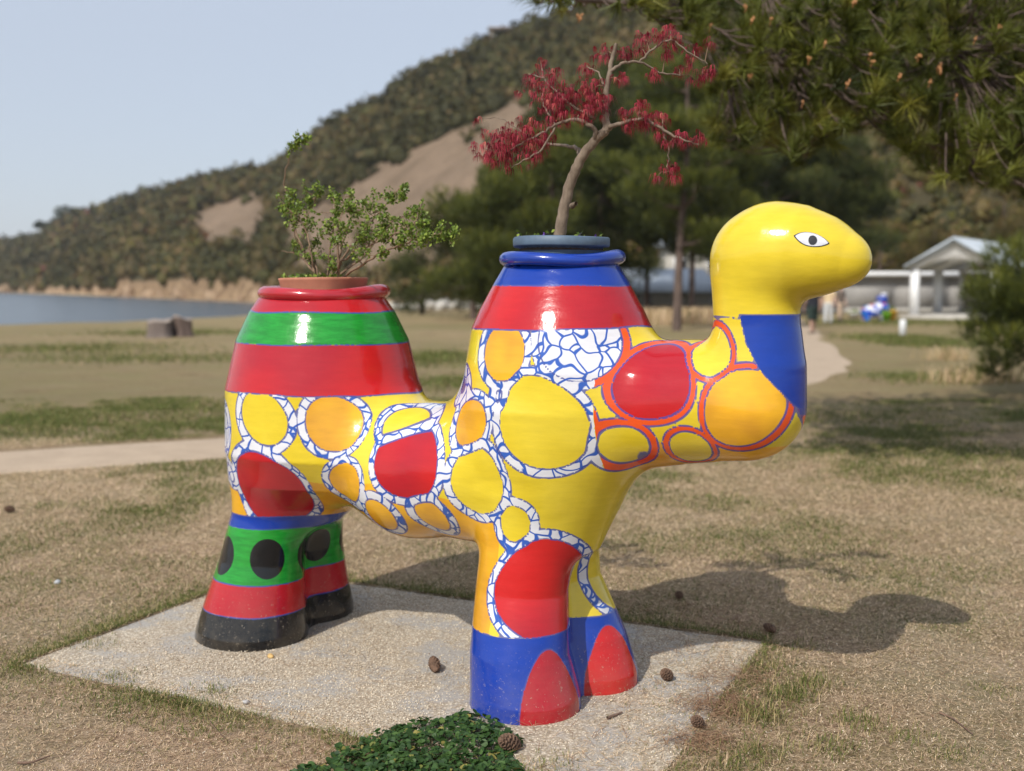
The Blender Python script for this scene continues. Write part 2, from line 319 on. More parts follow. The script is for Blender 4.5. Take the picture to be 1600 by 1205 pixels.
# cumulative area sampling
ii = np.arange(len(hx)-1); A4 = I[:-1, :-1].ravel(); B4 = I[1:, :-1].ravel(); C4 = I[1:, 1:].ravel(); D4 = I[:-1, 1:].ravel()
cen = (fl_[A4]+fl_[B4]+fl_[C4]+fl_[D4])/4; cr_ = np.cross(fl_[C4]-fl_[A4], fl_[D4]-fl_[B4]); area = np.linalg.norm(cr_, axis=1)/2
tc = np.tile((np.arange(nt-1)+.5)/(nt-16), len(hx)-1); dens = area*(tc < 1.12)*(tc > .02)*np.where(cen[:, 1] > 350, .6, 1.0)*(cen[:, 0] < 260)
px_, py_ = proj(cen); dens = dens*((px_ > -150) & (px_ < 1750))
pick = rng.choice(len(cen), 17000, p=dens/dens.sum()); u_, w_ = rng.random((2, len(pick)))
PS = (fl_[A4[pick]]*((1-u_)*(1-w_))[:, None]+fl_[B4[pick]]*(u_*(1-w_))[:, None]+fl_[C4[pick]]*(u_*w_)[:, None]+fl_[D4[pick]]*((1-u_)*w_)[:, None])
qx, qy = proj(PS); jx = 24*vnoise(PS*.06, 21, 3); jy = 16*vnoise(PS*.06, 22, 3)
bare = inpoly(qx+jx, qy+jy, SC1) | inpoly(qx+jx, qy+jy, SC2) | (inpoly(qx+jx, qy+jy, SC3)); keep = (~bare | ((rng.random(len(PS)) < .12) & (vnoise(PS*.05, 33, 2) > .1))); PS = PS[keep]
sz = rng.uniform(.8, 2.9, len(PS))*np.clip(PS[:, 1]/260, .6, 1.8); vv = np.clip(  .45+.62*vnoise(PS*.028, 31, 3)+rng.normal(0, .13, len(PS)), 0, 1)
ever = rng.random(len(PS)) < .13; sz = np.where(ever, sz*1.2, sz); vv = np.where(ever, rng.uniform(.05, .32, len(PS)), vv)
mb = MB(); scatter(mb, J0V*np.array([1, 1, 1.1]), J0F, PS+np.array([0, 0, 1])*sz[:, None]*.35, rand_rot(len(PS)), sz*.8, vv*.8, .25)
# flecks around every crown
nf = 24; cpos = np.repeat(PS, nf, 0); cs_ = np.repeat(sz, nf); d = rng.normal(size=(len(cpos), 3)); d /= np.linalg.norm(d, axis=1)[:, None]; d[:, 2] = np.abs(d[:, 2])*1.1-.2
tri = np.array([(-.5, -.4, 0), (.5, -.3, .1), (0, .55, -.1)]); scatter(mb, tri, [(0, 1, 2)], cpos+np.array([0, 0, .55])*cs_[:, None]+d*(cs_*rng.uniform(.7, 1.35, len(cs_)))[:, None], rand_rot(len(cpos)), cs_*rng.uniform(.3, .62, len(cpos)), np.clip(np.repeat(vv, nf)+rng.normal(0, .12, len(cpos)), 0, 1))
tag(mb.build('hillside_wood', M_wood), 'dense mixed woodland covering the hill above the bay', 'woodland', kind='stuff')
# boulders of the far shore
rk = []
for i in range(60):
    x = rng.uniform(-40, 640); D = np.interp(x, [a[0] for a in HF], [a[1] for a in HF])-rng.uniform(0, 3); rk.append((((x-800)/FPX*D), D, WZ+rng.uniform(-.2, .6)))
mb = MB(); scatter(mb, IV*np.array([1.6, 1, .7]), IF, np.array(rk), rand_rot(60), rng.uniform(.6, 1.8, 60)*np.array([r_[1] for r_ in rk])/230, None, .15)
m = M('shore_rock'); M_rock = m.fin(m.ramp(m.noise(.6, 5, .7), [(.3, (.18, .11, .065)), (.65, (.42, .30, .19))]), .9)
tag(mb.build('shore_rocks', M_rock), 'orange-tan rocks along the far waterline', 'rocks', kind='stuff')
# ------------------------------------------------------------------ the camel planter
TH = math.radians(33); CU = np.array([math.cos(TH), -math.sin(TH)]); CV = np.array([math.sin(TH), math.cos(TH)]); C0 = np.array([.145, 4.13])
def loc2w(p):
    p = np.asarray(p, float); xy = C0+p[..., :1]*CU+p[..., 1:2]*CV; return np.concatenate([xy, p[..., 2:3]], -1)
def pl(px, py, v=0.0):
    """pixel -> camel-local point on the plane v"""
    r = ray(px, py); o = np.array([-C0[0], -C0[1]]); t = (v-o@CV)/(r[:2]@CV); q = o+r[:2]*t; return np.array([q@CU, v, H+r[2]*t])
def smin(a, b, k):
    h = np.clip(.5+.5*(b-a)/k, 0, 1); return b*(1-h)+a*h-k*h*(1-h)
def cone_seg(P, a, b, ra, rb, sv=1.0):
    """round cone between a and b; sv scales the width in v"""
    Q = P.copy(); Q[:, 1] = Q[:, 1]/sv if sv != 1 else Q[:, 1]
    a = np.array([a[0], a[1]/sv, a[2]]); b = np.array([b[0], b[1]/sv, b[2]]); ab = b-a
    t = np.clip(((Q-a)@ab)/(ab@ab), 0, 1); d = np.linalg.norm(Q-a-t[:, None]*ab, axis=1); return (d-(ra+(rb-ra)*t))*min(1, sv)
def ell(P, c, r):
    q = (P-np.array(c))/np.array(r); k = np.linalg.norm(q, axis=1); return (k-1)*min(r)
def column(P, zs, cs, rs, sv=1.0, rnd=.03):
    """vertical column: centre (u,v) and radius interpolated over z"""
    z = P[:, 2]; cu = np.interp(z, zs, [c[0] for c in cs]); cv = np.interp(z, zs, [c[1] for c in cs]); R = np.interp(z, zs, rs)
    rho = np.sqrt((P[:, 0]-cu)**2+((P[:, 1]-cv)/sv)**2)*1.0; d = (rho-R+rnd)*.93; e = np.maximum(z-zs[-1]+rnd, zs[0]+rnd-z)
    return np.minimum(np.maximum(d, e), 0)+np.sqrt(np.maximum(d, 0)**2+np.maximum(e, 0)**2)-rnd
FH = pl(877, 404); RH = pl(506, 461)
neck = [(940, 640, 112), (1065, 628, 90), (1130, 626, 86), (1174, 632, 77), (1184, 570, 65), (1183, 510, 57), (1181, 455, 58), (1184, 405, 65), (1212, 393, 68), (1250, 394, 61), (1292, 401, 49), (1326, 407, 33)]
NP = []
for x, y, r in neck:
    p = pl(x, y); Yw = loc2w(p)[1]; NP.append((p, r*Yw/FPX))
def sdf(P):
    P = np.asarray(P, np.float64)
    d = column(P, [.50, .60, .71, .84, 1.11, 1.32, 1.44, 1.515], [(RH[0]-.15, 0), (RH[0]-.13, 0), (RH[0]-.06, 0)]+[(RH[0]-.01, 0)]*5, [.17, .26, .37, .445, .438, .385, .325, .272], .92, .02)                 # rear hump
    d2 = column(P, [.55, .85, 1.10, 1.25, 1.39, 1.46, 1.56, 1.645], [(.0, 0), (.01, 0), (.035, 0), (FH[0]+.01, 0), (FH[0], 0), (FH[0], 0), (FH[0], 0), (FH[0], 0)], [.20, .30, .385, .382, .35, .318, .262, .210], .88, .02)
    b = cone_seg(P, (-1.05, 0, .90), (-.62, 0, .795), .24, .272, 1.1); b = smin(b, cone_seg(P, (-.62, 0, .795), (-.3, 0, .83), .272, .278, 1.1), .05); b = smin(b, cone_seg(P, (-.3, 0, .82), (.0, 0, .92), .265, .275, 1.1), .06)
    d = smin(d, b, .13); d = smin(d, d2, .14)
    g = None
    for i in range(len(NP)-1):
        s_ = cone_seg(P, NP[i][0], NP[i+1][0], NP[i][1], NP[i+1][1], 1.0 if i > 4 else .95); g = s_ if g is None else smin(g, s_, .07)
    d = smin(d, g, .10)
    for sgn in (-1, 1):
        fo = .035 if sgn > 0 else .03; ro_ = -.075 if sgn > 0 else 0
        fo = .095 if sgn > 0 else .03; fv = .145 if sgn > 0 else -.222; fr = -.012 if sgn > 0 else 0
        f = column(P, [-.05, .0, .05, .2, .42, .6, .8], [(fo, fv)]*3+[(fo-.03, fv*.95), ((-.035 if sgn > 0 else -.03), sgn*(.135 if sgn > 0 else .150)), ((-.055 if sgn > 0 else -.02), sgn*.12), (-.03, sgn*.11)], [.203+fr, .209+fr, .206+fr, .188+fr, .176+fr, .180, .185], .96, .02)
        r = column(P, [-.05, .0, .04, .15, .35, .55, .75], [(-1.435+ro_, sgn*.195), (-1.435+ro_, sgn*.195), (-1.43+ro_, sgn*.195), (-1.42+ro_, sgn*.185), (-1.395+ro_*.8, sgn*.165), (-1.365+ro_*.5, sgn*.145), (-1.30, sgn*.13)], [.253, .260, .257, .232, .19, .168, .19], .90, .02)
        d = smin(d, f, .075); d = smin(d, r, .12)
    # mouths of the two pots
    for hc, R, zt in ((FH, .185, 1.645), (RH, .238, 1.515)):
        rho = np.hypot(P[:, 0]-hc[0], P[:, 1]); d = np.maximum(d, -np.maximum(rho-R, zt-.30-P[:, 2]))
    return np.maximum(d, -P[:, 2]-.004)
def grad(P, e=.004):
    g = np.stack([sdf(P+np.array(v)*e)-sdf(P-np.array(v)*e) for v in ((1, 0, 0), (0, 1, 0), (0, 0, 1))], 1); return g/(2*e)
def surface_nets(lo, hi, h):
    n = [int((hi[i]-lo[i])/h)+1 for i in range(3)]; ax = [lo[i]+h*np.arange(n[i]) for i in range(3)]
    D = np.empty(n, np.float32); G = np.stack(np.meshgrid(ax[1], ax[2], indexing='ij'), -1).reshape(-1, 2)
    st = 8
    for i in range(0, n[0], st):
        u = ax[0][i:i+st]; P = np.concatenate([np.repeat(u, len(G))[:, None], np.tile(G, (len(u), 1))], 1); D[i:i+st] = sdf(P).reshape(len(u), n[1], n[2])
    sg = D < 0; cnt = np.zeros([k-1 for k in n], int); acc = np.zeros([k-1 for k in n]+[3])
    cr = [(a, b) for a in range(8) for b in range(a+1, 8) if bin(a ^ b).count('1') == 1]
    sub = lambda A, c: A[(c & 1):(c & 1)+n[0]-1, (c >> 1 & 1):(c >> 1 & 1)+n[1]-1, (c >> 2 & 1):(c >> 2 & 1)+n[2]-1]
    for a, b in cr:
        m = sub(sg, a) != sub(sg, b); da = sub(D, a)[m]; db = sub(D, b)[m]; t = da/(da-db)
        pa = np.array([a & 1, a >> 1 & 1, a >> 2 & 1], float); pb = np.array([b & 1, b >> 1 & 1, b >> 2 & 1], float)
        acc[m] += pa+(pb-pa)*t[:, None]; cnt[m] += 1
    act = cnt > 0; idx = np.full(act.shape, -1); idx[act] = np.arange(act.sum()); ijk = np.argwhere(act)
    V = np.array(lo)+h*(ijk+acc[act]/cnt[act][:, None]); F = []
    for axis in range(3):
        s0 = [slice(None)]*3; s1 = [slice(None)]*3; s0[axis] = slice(0, -1); s1[axis] = slice(1, None)
        m = sg[tuple(s0)] != sg[tuple(s1)]; inside = sg[tuple(s0)]; e = np.argwhere(m); fl = inside[m]
        o = [(axis+1) % 3, (axis+2) % 3]; ok = (e[:, o[0]] > 0) & (e[:, o[1]] > 0) & (e[:, o[0]] < n[o[0]]-1) & (e[:, o[1]] < n[o[1]]-1); e = e[ok]; fl = fl[ok]
        q = []
        for da, db in ((1, 1), (0, 1), (0, 0), (1, 0)):
            c = e.copy(); c[:, o[0]] -= da; c[:, o[1]] -= db; q.append(idx[c[:, 0], c[:, 1], c[:, 2]])
        q = np.stack(q, 1); q[~fl] = q[~fl][:, ::-1]; F.append(q)
    return V, np.concatenate(F)
def subdiv(V, F):
    E = np.concatenate([F[:, [i, (i+1) % 4]] for i in range(4)]); Es = np.sort(E, 1); U, inv = np.unique(Es, axis=0, return_inverse=True); inv = inv.ravel()
    m = len(F); ev = [inv[i*m:(i+1)*m]+len(V) for i in range(4)]; fc = np.arange(m)+len(V)+len(U)
    V2 = np.concatenate([V, V[U].mean(1), V[F].mean(1)])
    F2 = np.concatenate([np.stack([F[:, i], ev[i], fc, ev[(i-1) % 4]], 1) for i in range(4)]); return V2, F2
CB_V, CB_F = surface_nets((-1.85, -.62, -.03), (1.40, .62, 1.72+.25), .0155)
for it in range(2):
    d_ = sdf(CB_V); g_ = grad(CB_V); CB_V = CB_V-np.clip(d_, -.01, .01)[:, None]*g_/np.maximum((g_**2).sum(1), .3)[:, None]
CB_V, CB_F = subdiv(CB_V, CB_F)
d_ = sdf(CB_V); g_ = grad(CB_V); CB_V = CB_V-np.clip(d_, -.006, .006)[:, None]*g_/np.maximum((g_**2).sum(1), .3)[:, None]
# --- paint fields: rounded patches between borders, generic patchwork
YEL, OCH, RED, WHT, GRN = 0, 1, 2, 3, 4
seeds = []   # (local point, colour, weight)
def sd(px, py, c, w=0.0, v=-.3): seeds.append((pl(px, py, v), c, w))
for a in [(436, 650, YEL, .125), (520, 664, OCH, .115), (612, 640, YEL, .145), (362, 672, WHT, .085), (366, 735, WHT, .05), (426, 758, RED, .18), (636, 722, RED, .15), (540, 762, OCH, .09), (668, 812, OCH, .08), (590, 815, OCH, .075),
          (690, 600, YEL, .07), (733, 662, OCH, .09), (790, 556, OCH, .11), (748, 748, YEL, .12), (906, 530, WHT, .14), (852, 665, YEL, .17), (990, 500, YEL, .10), (800, 820, YEL, .07), (958, 722, YEL, .12),
          (846, 930, RED, .185), (925, 880, RED, .13), (786, 625, WHT, .03)]: sd(*a)
for a in [(1030, 603, RED, .14), (1108, 545, YEL, .08), (1158, 630, OCH, .13), (1085, 695, YEL, .08), (1000, 700, OCH, .03)]: sd(*a, v=-.12)
near = list(seeds)
for p, c, w in near:      # far flank: its own arrangement
    q = p.copy(); q[1] = -q[1]; q[0] += .07*math.sin(9*q[0]); seeds.append((q, {YEL: OCH, OCH: YEL, RED: YEL, WHT: RED}[c] if (int(abs(q[0])*37) % 2) else c, w))
SP = np.array([s[0] for s in seeds]); SC = np.array([s[1] for s in seeds]); SW = np.array([s[2] for s in seeds])
def fields(P):
    Pw = P+.030*np.stack([vnoise(P*4, 1), vnoise(P*4, 2), vnoise(P*4, 3)], 1)
    D = np.linalg.norm((Pw[:, None]-SP[None])*np.array([1, .72, 1]), axis=2)-SW[None]; o = np.argsort(D, 1)[:, :2]; d1 = np.take_along_axis(D, o[:, :1], 1)[:, 0]
    ka = .012; Dm = np.where(np.arange(D.shape[1])[None] == o[:, :1], 9, D); d2 = -ka*np.log(np.exp(-(Dm-d1[:, None])/ka).sum(1))+d1; edge = (d2-d1)/2; z = P[:, 2]; u = P[:, 0]
    sm = lambda x, a, b: np.clip((x-a)/(b-a), 0, 1)
    w = .034-.012*sm(u, .25, .45)+.006*vnoise(P*5, 5)
    inn = np.minimum(-d1, edge-w*.42)             # inside a round patch
    ring = np.minimum(w-d1, -inn)                 # the band around it
    F = {}
    def colfield(c):
        a = np.where(SC[None] == c, D, 9).min(1); b = np.where(SC[None] != c, D, 9).min(1); return np.minimum((b-a)/2, -a)
    F['och'] = np.maximum(np.minimum(np.minimum(.77+.02*np.sin(9*u)-z, -.04-u), d1-w+.002), colfield(OCH)); F['och'] = np.maximum(F['och'], np.minimum(np.minimum(1.02-z, u-.42), d1-w+.002))
    F['red'] = colfield(RED); F['wht'] = np.maximum(colfield(WHT), ring); F['grn'] = np.full(len(P), -.1); F['blk'] = np.full(len(P), -.1); F['blu'] = np.full(len(P), -.1)
    line = np.maximum(.0036-np.abs(inn), .0036-np.abs(w-d1))
    # on the neck the borders are plain red instead of white
    nk = u-.33; F['org'] = np.minimum(ring, nk); F['wht'] = np.where(nk > 0, np.minimum(F['wht'], colfield(WHT)), F['wht'])
    zn = z+.006*vnoise(P*6, 8)
    def over(mask, **k):      # a covering field: keep the others out where mask>0
        nonlocal line
        for n_ in F: F[n_] = np.minimum(F[n_], -mask)
        line = np.minimum(line, -mask)
    def put(name, m, ln=True):
        nonlocal line
        over(m); F[name] = np.maximum(F[name], m)
        if ln: line = np.maximum(line, .0035-np.abs(m))
    ru = np.hypot(u-RH[0], P[:, 1]); fu = np.hypot(u-FH[0], P[:, 1])
    ba = lambda lo_, hi_: np.minimum(zn-lo_, hi_-zn)
    # rear hump stripes
    R_ = .52-ru; put('red', np.minimum(zn-1.11, R_)); put('grn', np.minimum(ba(1.315, 1.445), R_))
    R_ = .45-fu; t = .02*(u-FH[0]); put('red', np.minimum(zn-1.40-t, R_)); put('blu', np.minimum(zn-1.555, R_))
    # head plain yellow, blue throat
    hd = np.minimum(z-(1.455+.02*vnoise(P*3, 4)), u-.45); over(hd); line = np.maximum(line, .004-np.abs(hd))
    bz, bu = zip(*[(q[2], q[0]) for q in (pl(1243, 642, -.08), pl(1222, 612, -.1), pl(1190, 575, -.12), pl(1170, 535, -.12), pl(1158, 488, -.12))])
    g2 = np.minimum(u-np.interp(z, bz, bu), 1.457-z); put('blu', np.minimum(g2, z-bz[0]+.02))
    # rear legs
    rl = -.75-u; put('blu', np.minimum(.565-zn, rl)); put('grn', np.minimum(.51-zn, rl)); put('red', np.minimum(.27-zn, rl)); put('blk', np.minimum(.14-zn, rl))
    for lu, lv, a0 in ((-1.40, -.165, -38), (-1.45, .165, -34)):
        for k in range(5):
            a_ = math.radians(a0+72*k); c_ = (lu+.19*math.cos(a_), lv+.17*math.sin(a_), .385); m_ = .074-np.linalg.norm((P-c_)*np.array([1, 1, .85]), axis=1)
            F['blk'] = np.maximum(F['blk'], m_)
    # front legs
    fl = u+.45; put('blu', np.minimum(.290-zn, fl))
    for cv in (-.205, .165):
        m_ = .135-np.hypot((u-.21-(.05 if cv > 0 else 0))*1.0, (P[:, 1]-cv+.10)*1.0)-.5*np.maximum(z-.02, 0)**1.6*1.6; m_ = np.minimum(m_, .28-z); s2 = (np.abs(P[:, 1]-cv) < .25) & (fl > 0)
        F['red'] = np.where(s2, np.maximum(F['red'], m_), F['red'])
        F['blu'] = np.where(s2 & (z < .28), np.minimum(F['blu'], -m_), F['blu']); line = np.where(s2, np.maximum(line, .0035-np.abs(m_)), line)
    F['line'] = line; return F
F_ = fields(CB_V)
camel = empty('camel_planter', (C0[0], C0[1], 0), -TH)
tag(camel, 'large glossy patchwork-painted camel planter in yellow, red, white and blue standing on the concrete slab', 'camel statue')
def paintmat():
    m = M('camel_enamel'); A = lambda n_, k: (lambda a: a)(m.attr(n_, k))
    def sep(n_):
        s_ = m.n('ShaderNodeSeparateColor'); m.l(m.attr(n_, 'Color'), s_.inputs[0]); return s_.outputs
    a = sep('paint_a'); b = sep('paint_b'); c = sep('paint_c')
    st = lambda f: m.math('MULTIPLY_ADD', f, 900.0) 
    def step(f):
        x = m.n('ShaderNodeMath', operation='MULTIPLY_ADD'); x.use_clamp = True; m.l(f, x.inputs[0]); x.inputs[1].default_value = 900; x.inputs[2].default_value = .5; return x.outputs[0]
    vec = m.coord((1, 1, 6)); br = m.noise(9, 6, .7, vec); big = m.noise(3, 3)
    fine = m.noise(40, 5, .7, m.coord((1, 1, .12)))
    wob = m.math('MULTIPLY_ADD', m.noise(60, 2), .0035); wob = m.math('SUBTRACT', m.math('MULTIPLY', m.noise(30, 2), .003), .0015)
    W_ = lambda f: m.math('ADD', f, wob)
    # patch colours
    yel = m.mix(m.ramp(big, [(.38, 0.0), (.62, 1.0)]), (.64, .48, .024), (.72, .56, .045))
    och = m.mix(m.ramp(big, [(.4, 0.), (.6, 1.)]), (.60, .29, .022), (.80, .42, .02))
    red = m.mix(m.ramp(m.noise(1.7, 2), [(.42, 0.), (.58, 1.)]), (.52, .014, .015), (.38, .010, .020))
    col = m.mix(step(W_(a[0])), yel, och); col = m.mix(step(W_(a[1])), col, red)
    col = m.mix(step(W_(c[1])), col, (.72, .085, .015))
    # white with loose blue hand-drawn cells
    vo = m.n('ShaderNodeTexVoronoi', feature='DISTANCE_TO_EDGE'); vo.inputs['Scale'].default_value = 15; nz = m.n('ShaderNodeTexNoise'); nz.inputs['Scale'].default_value = 9; nz.inputs['Detail'].default_value = 1
    m.l(m.coord(), nz.inputs['Vector']); vm = m.n('ShaderNodeVectorMath', operation='MULTIPLY_ADD'); m.l(nz.outputs[1], vm.inputs[0]); vm.inputs[1].default_value = (.12, .12, .12); m.l(m.coord(), vm.inputs[2]); m.l(vm.outputs[0], vo.inputs['Vector'])
    sc = m.ramp(vo.outputs['Distance'], [(.045, 1.0), (.075, 0.0)]); wht = m.mix(sc, (.66, .67, .72), (.03, .10, .42))
    col = m.mix(step(W_(a[2])), col, wht)
    col = m.mix(step(W_(b[0])), col, (.004, .038, .31)); col = m.mix(step(W_(b[1])), col, m.mix(m.ramp(br, [(.4, 0.), (.6, 1.)]), (.010, .21, .022), (.014, .28, .030)))
    col = m.mix(step(W_(b[2])), col, (.006, .007, .009)); col = m.mix(m.math('MULTIPLY', step(W_(c[0])), .85), col, (.035, .06, .28))
    col = m.mix(.20, col, m.mix(1.0, col, m.ramp(br, [(.3, .62), (.7, 1.25)]), 'MULTIPLY'))
    # chipped, dusty specks low on the feet
    pz = m.n('ShaderNodeSeparateXYZ'); m.l(m.coord(), pz.inputs[0]); low = m.ramp(pz.outputs[2], [(.0, 1.0), (.30, 0.0)])
    ch = m.ramp(m.noise(70, 6, .75), [(.60, 0.0), (.64, 1.0)]); col = m.mix(m.math('MULTIPLY', ch, m.math('MULTIPLY', low, .6)), col, (.42, .36, .28)); dirt = m.math('MULTIPLY', m.ramp(m.noise(5, 5, .7), [(.40, 0.0), (.75, .55)]), m.math('ADD', m.math('MULTIPLY', low, .45), .05)); col = m.mix(dirt, col, (.26, .21, .15))
    m.bump(m.math('ADD', m.math('MULTIPLY', fine, .35), m.noise(16, 4, .6)), .22, .006)
    ro = m.ramp(br, [(.3, .10), (.75, .26)])
    m.fin(col, ro, Specular_IOR_Level=.35, Coat_Weight=.32, Coat_Roughness=.035); return m.m
PM = paintmat()
def painted(name, V, Fq, parent):
    mb = MB(); mb.add(V, Fq); o = mb.build(name, PM, parent, smooth=True); f = fields(V); me = o.data; z = np.zeros(len(V)); on = np.ones(len(V))
    for an, ks in (('paint_a', ('och', 'red', 'wht')), ('paint_b', ('blu', 'grn', 'blk')), ('paint_c', ('line', 'org'))):
        at_ = me.attributes.new(an, 'FLOAT_COLOR', 'POINT'); cs = [f[k] for k in ks]; cs = cs+[z]*(3-len(cs))+[on]; at_.data.foreach_set('color', np.stack(cs, 1).astype(np.float32).ravel())
    return o
painted('body', CB_V, CB_F, camel)
def enamel(name, c):
    m = M(name); br = m.noise(9, 6, .7, m.coord((1, 1, 6))); col = m.mix(1.0, c, m.ramp(br, [(.3, .75), (.7, 1.2)]), 'MULTIPLY'); m.bump(m.noise(18, 4), .2, .006)
    return m.fin(col, .22, Coat_Weight=.5, Coat_Roughness=.08)
M_blue = enamel('blue_enamel', (.004, .038, .31)); M_redr = enamel('red_enamel', (.40, .014, .024)); M_yel = enamel('yellow_enamel', (.68, .52, .035)); M_whi = enamel('white_enamel', (.6, .61, .65)); M_blk = enamel('black_enamel', (.006, .007, .009))
def rim(hc, R, z, r, mat):
    mb = MB(); V = []; n, k = 64, 14
    for i in range(n):
        a = 2*math.pi*i/n; rr = r*(1+.10*math.sin(2*a+1)); Ri = R+.004*math.sin(3*a); zz = z+.006*math.sin(a*2+.5)+.004*math.sin(3*a)
        for j in range(k):
            b = 2*math.pi*j/k; V.append((hc[0]+(Ri+rr*1.15*math.cos(b))*math.cos(a), (Ri+rr*1.15*math.cos(b))*math.sin(a), zz+rr*math.sin(b)))
    F = [(i*k+j, ((i+1) % n)*k+j, ((i+1) % n)*k+(j+1) % k, i*k+(j+1) % k) for i in range(n) for j in range(k)]
    mb.add(V, F); return mb.build('rim', mat, camel, smooth=True)
rim(FH, .205, 1.650, .026, M_blue); rim(RH, .250, 1.520, .029, M_redr)
# eyes: thin raised almond shapes that follow the head
def on_surface(P, off):
    for _ in range(6):
        d = sdf(P)-off; g = grad(P); P = P-d[:, None]*g/np.maximum((g**2).sum(1), .3)[:, None]
    return P
eye_c = pl(1266, 377, -.12)
for sgn in (-1, 1):
    def patch(name, fx, off, mat, par):
        V = []; F = []; n = 40; rings = 5
        V.append((0, 0))
        for r in range(1, rings+1):
            for k in range(n): x, y = fx(2*math.pi*k/n); cx, cy = fx(None); V.append((cx+(x-cx)*r/rings, cy+(y-cy)*r/rings))
        V[0] = fx(None); T = [(0, 1+k, 1+(k+1) % n) for k in range(n)]; Q = [(1+(r-1)*n+k, 1+r*n+k, 1+r*n+(k+1) % n, 1+(r-1)*n+(k+1) % n) for r in range(1, rings) for k in range(n)]
        P = np.array([(eye_c[0]+x, sgn*.11, eye_c[2]+y) for x, y in V]); P = on_surface(P, off)
        if sgn > 0: T = [t[::-1] for t in T]; Q = [q[::-1] for q in Q]
        mb = MB(); mb.add(P, T); mb.add(P, Q); return mb.build(name, mat, par, smooth=True)
    def almond(s):
        def f(t):
            if t is None: return (0, 0)
            x = math.cos(t); y = math.sin(t)*(1-abs(x)**2.2)**.5*1.0 if abs(x) < 1 else 0; X = .056*s*x; Y = .020*s*math.sin(t)*max(0, 1-x*x)**.35
            return (X*math.cos(-.12)-Y*math.sin(-.12), X*math.sin(-.12)+Y*math.cos(-.12))
        return f
    e = patch('eye', almond(1.06), .0015, M_blk, camel); patch('eye_white', almond(.97), .0028, M_whi, e)
    patch('pupil', lambda t: (.004, -.004) if t is None else (.004+.014*math.cos(t), -.003+.014*math.sin(t)), .0040, M_blk, e)
# ------------------------------------------------------------------ potted plants on the camel
M_mapleleaf = leafmat('maple_leaves', [(0, (.12, .010, .022)), (.5, (.30, .024, .045)), (.85, (.44, .055, .075)), (1, (.55, .14, .11))], .5, .35)
def barkmat(name, a, b, sc=18):
    m = M(name); v = m.coord((1, 1, .35)); n = m.noise(sc, 6, .7, v); m.bump(m.noise(sc*2.5, 5, .7, v), .8, .006); return m.fin(m.ramp(n, [(.3, a), (.7, b)]), .85, Specular_IOR_Level=.2)
M_mbark = barkmat('maple_bark', (.105, .078, .058), (.28, .22, .165), 26); M_twig = barkmat('twig_bark', (.12, .07, .045), (.30, .21, .14), 30)
M_soil = simple('potting_soil', (.055, .038, .027), .95, .4, 40, .6)
M_plast = simple('blue_grey_plastic', (.075, .115, .165), .55, .25, 14, .15); M_terra = simple('terracotta', (.42, .17, .105), .75, .2, 9, .15)
def wp(px, py, dv=0.0): return loc2w(pl(px, py, dv)[None])[0]
FW = loc2w(np.array([[FH[0], 0, 1.733]]))[0]; RW = loc2w(np.array([[RH[0], 0, 1.588]]))[0]
maple = empty('potted_maple', (FW[0], FW[1], 1.44)); off = np.array(maple.location)
tag(maple, 'potted dwarf maple with drooping red leaves and crooked trunk in the front hump', 'potted tree')
mb = MB(); lathe(mb, [(.0, -.29), (.12, -.29), (.155, -.05), (.158, -.038), (.178, -.036), (.181, -.030), (.181, -.004), (.176, 0), (.164, 0), (.160, -.006), (.158, -.03), (.0, -.03)], FW, 56, .5, lambda t: .002*math.sin(2*t)); mb.build('pot', M_plast, maple, True, off=off)
mb = MB(); lathe(mb, [(.0, -.014), (.08, -.016), (.157, -.022), (.157, -.05)], FW, 40); mb.build('soil', M_soil, maple, True, off=off)
def tb(mb, pts, rad, n=7, k=5, a=.5, wig=0):
    P = np.array([wp(*p) for p in pts]); R = np.interp(np.linspace(0, 1, (len(P)-1)*k+1), np.linspace(0, 1, len(rad)), rad); S_ = smooth_path(P, k)
    if wig: S_[1:-1] += rng.normal(0, wig, (len(S_)-2, 3))
    R = R[:len(S_)]; mb.add(*tube(S_, R, n), a); return S_
mb = MB(); allb = []
allb.append(tb(mb, [(871, 392, 0), (875, 366, 0), (881, 330, 0), (891, 288, .0), (906, 252, 0), (925, 224, 0), (944, 206, 0), (953, 197, 0)], [.028, .023, .021, .0195, .0185, .017, .016, .013], 12, 6, wig=.0015)); mb.add(*tube(np.array([wp(894, 322, -.02), wp(900, 318, -.045)]), [.012, .007], 8))
mb.build('trunk', M_mbark, maple, True, off=off)
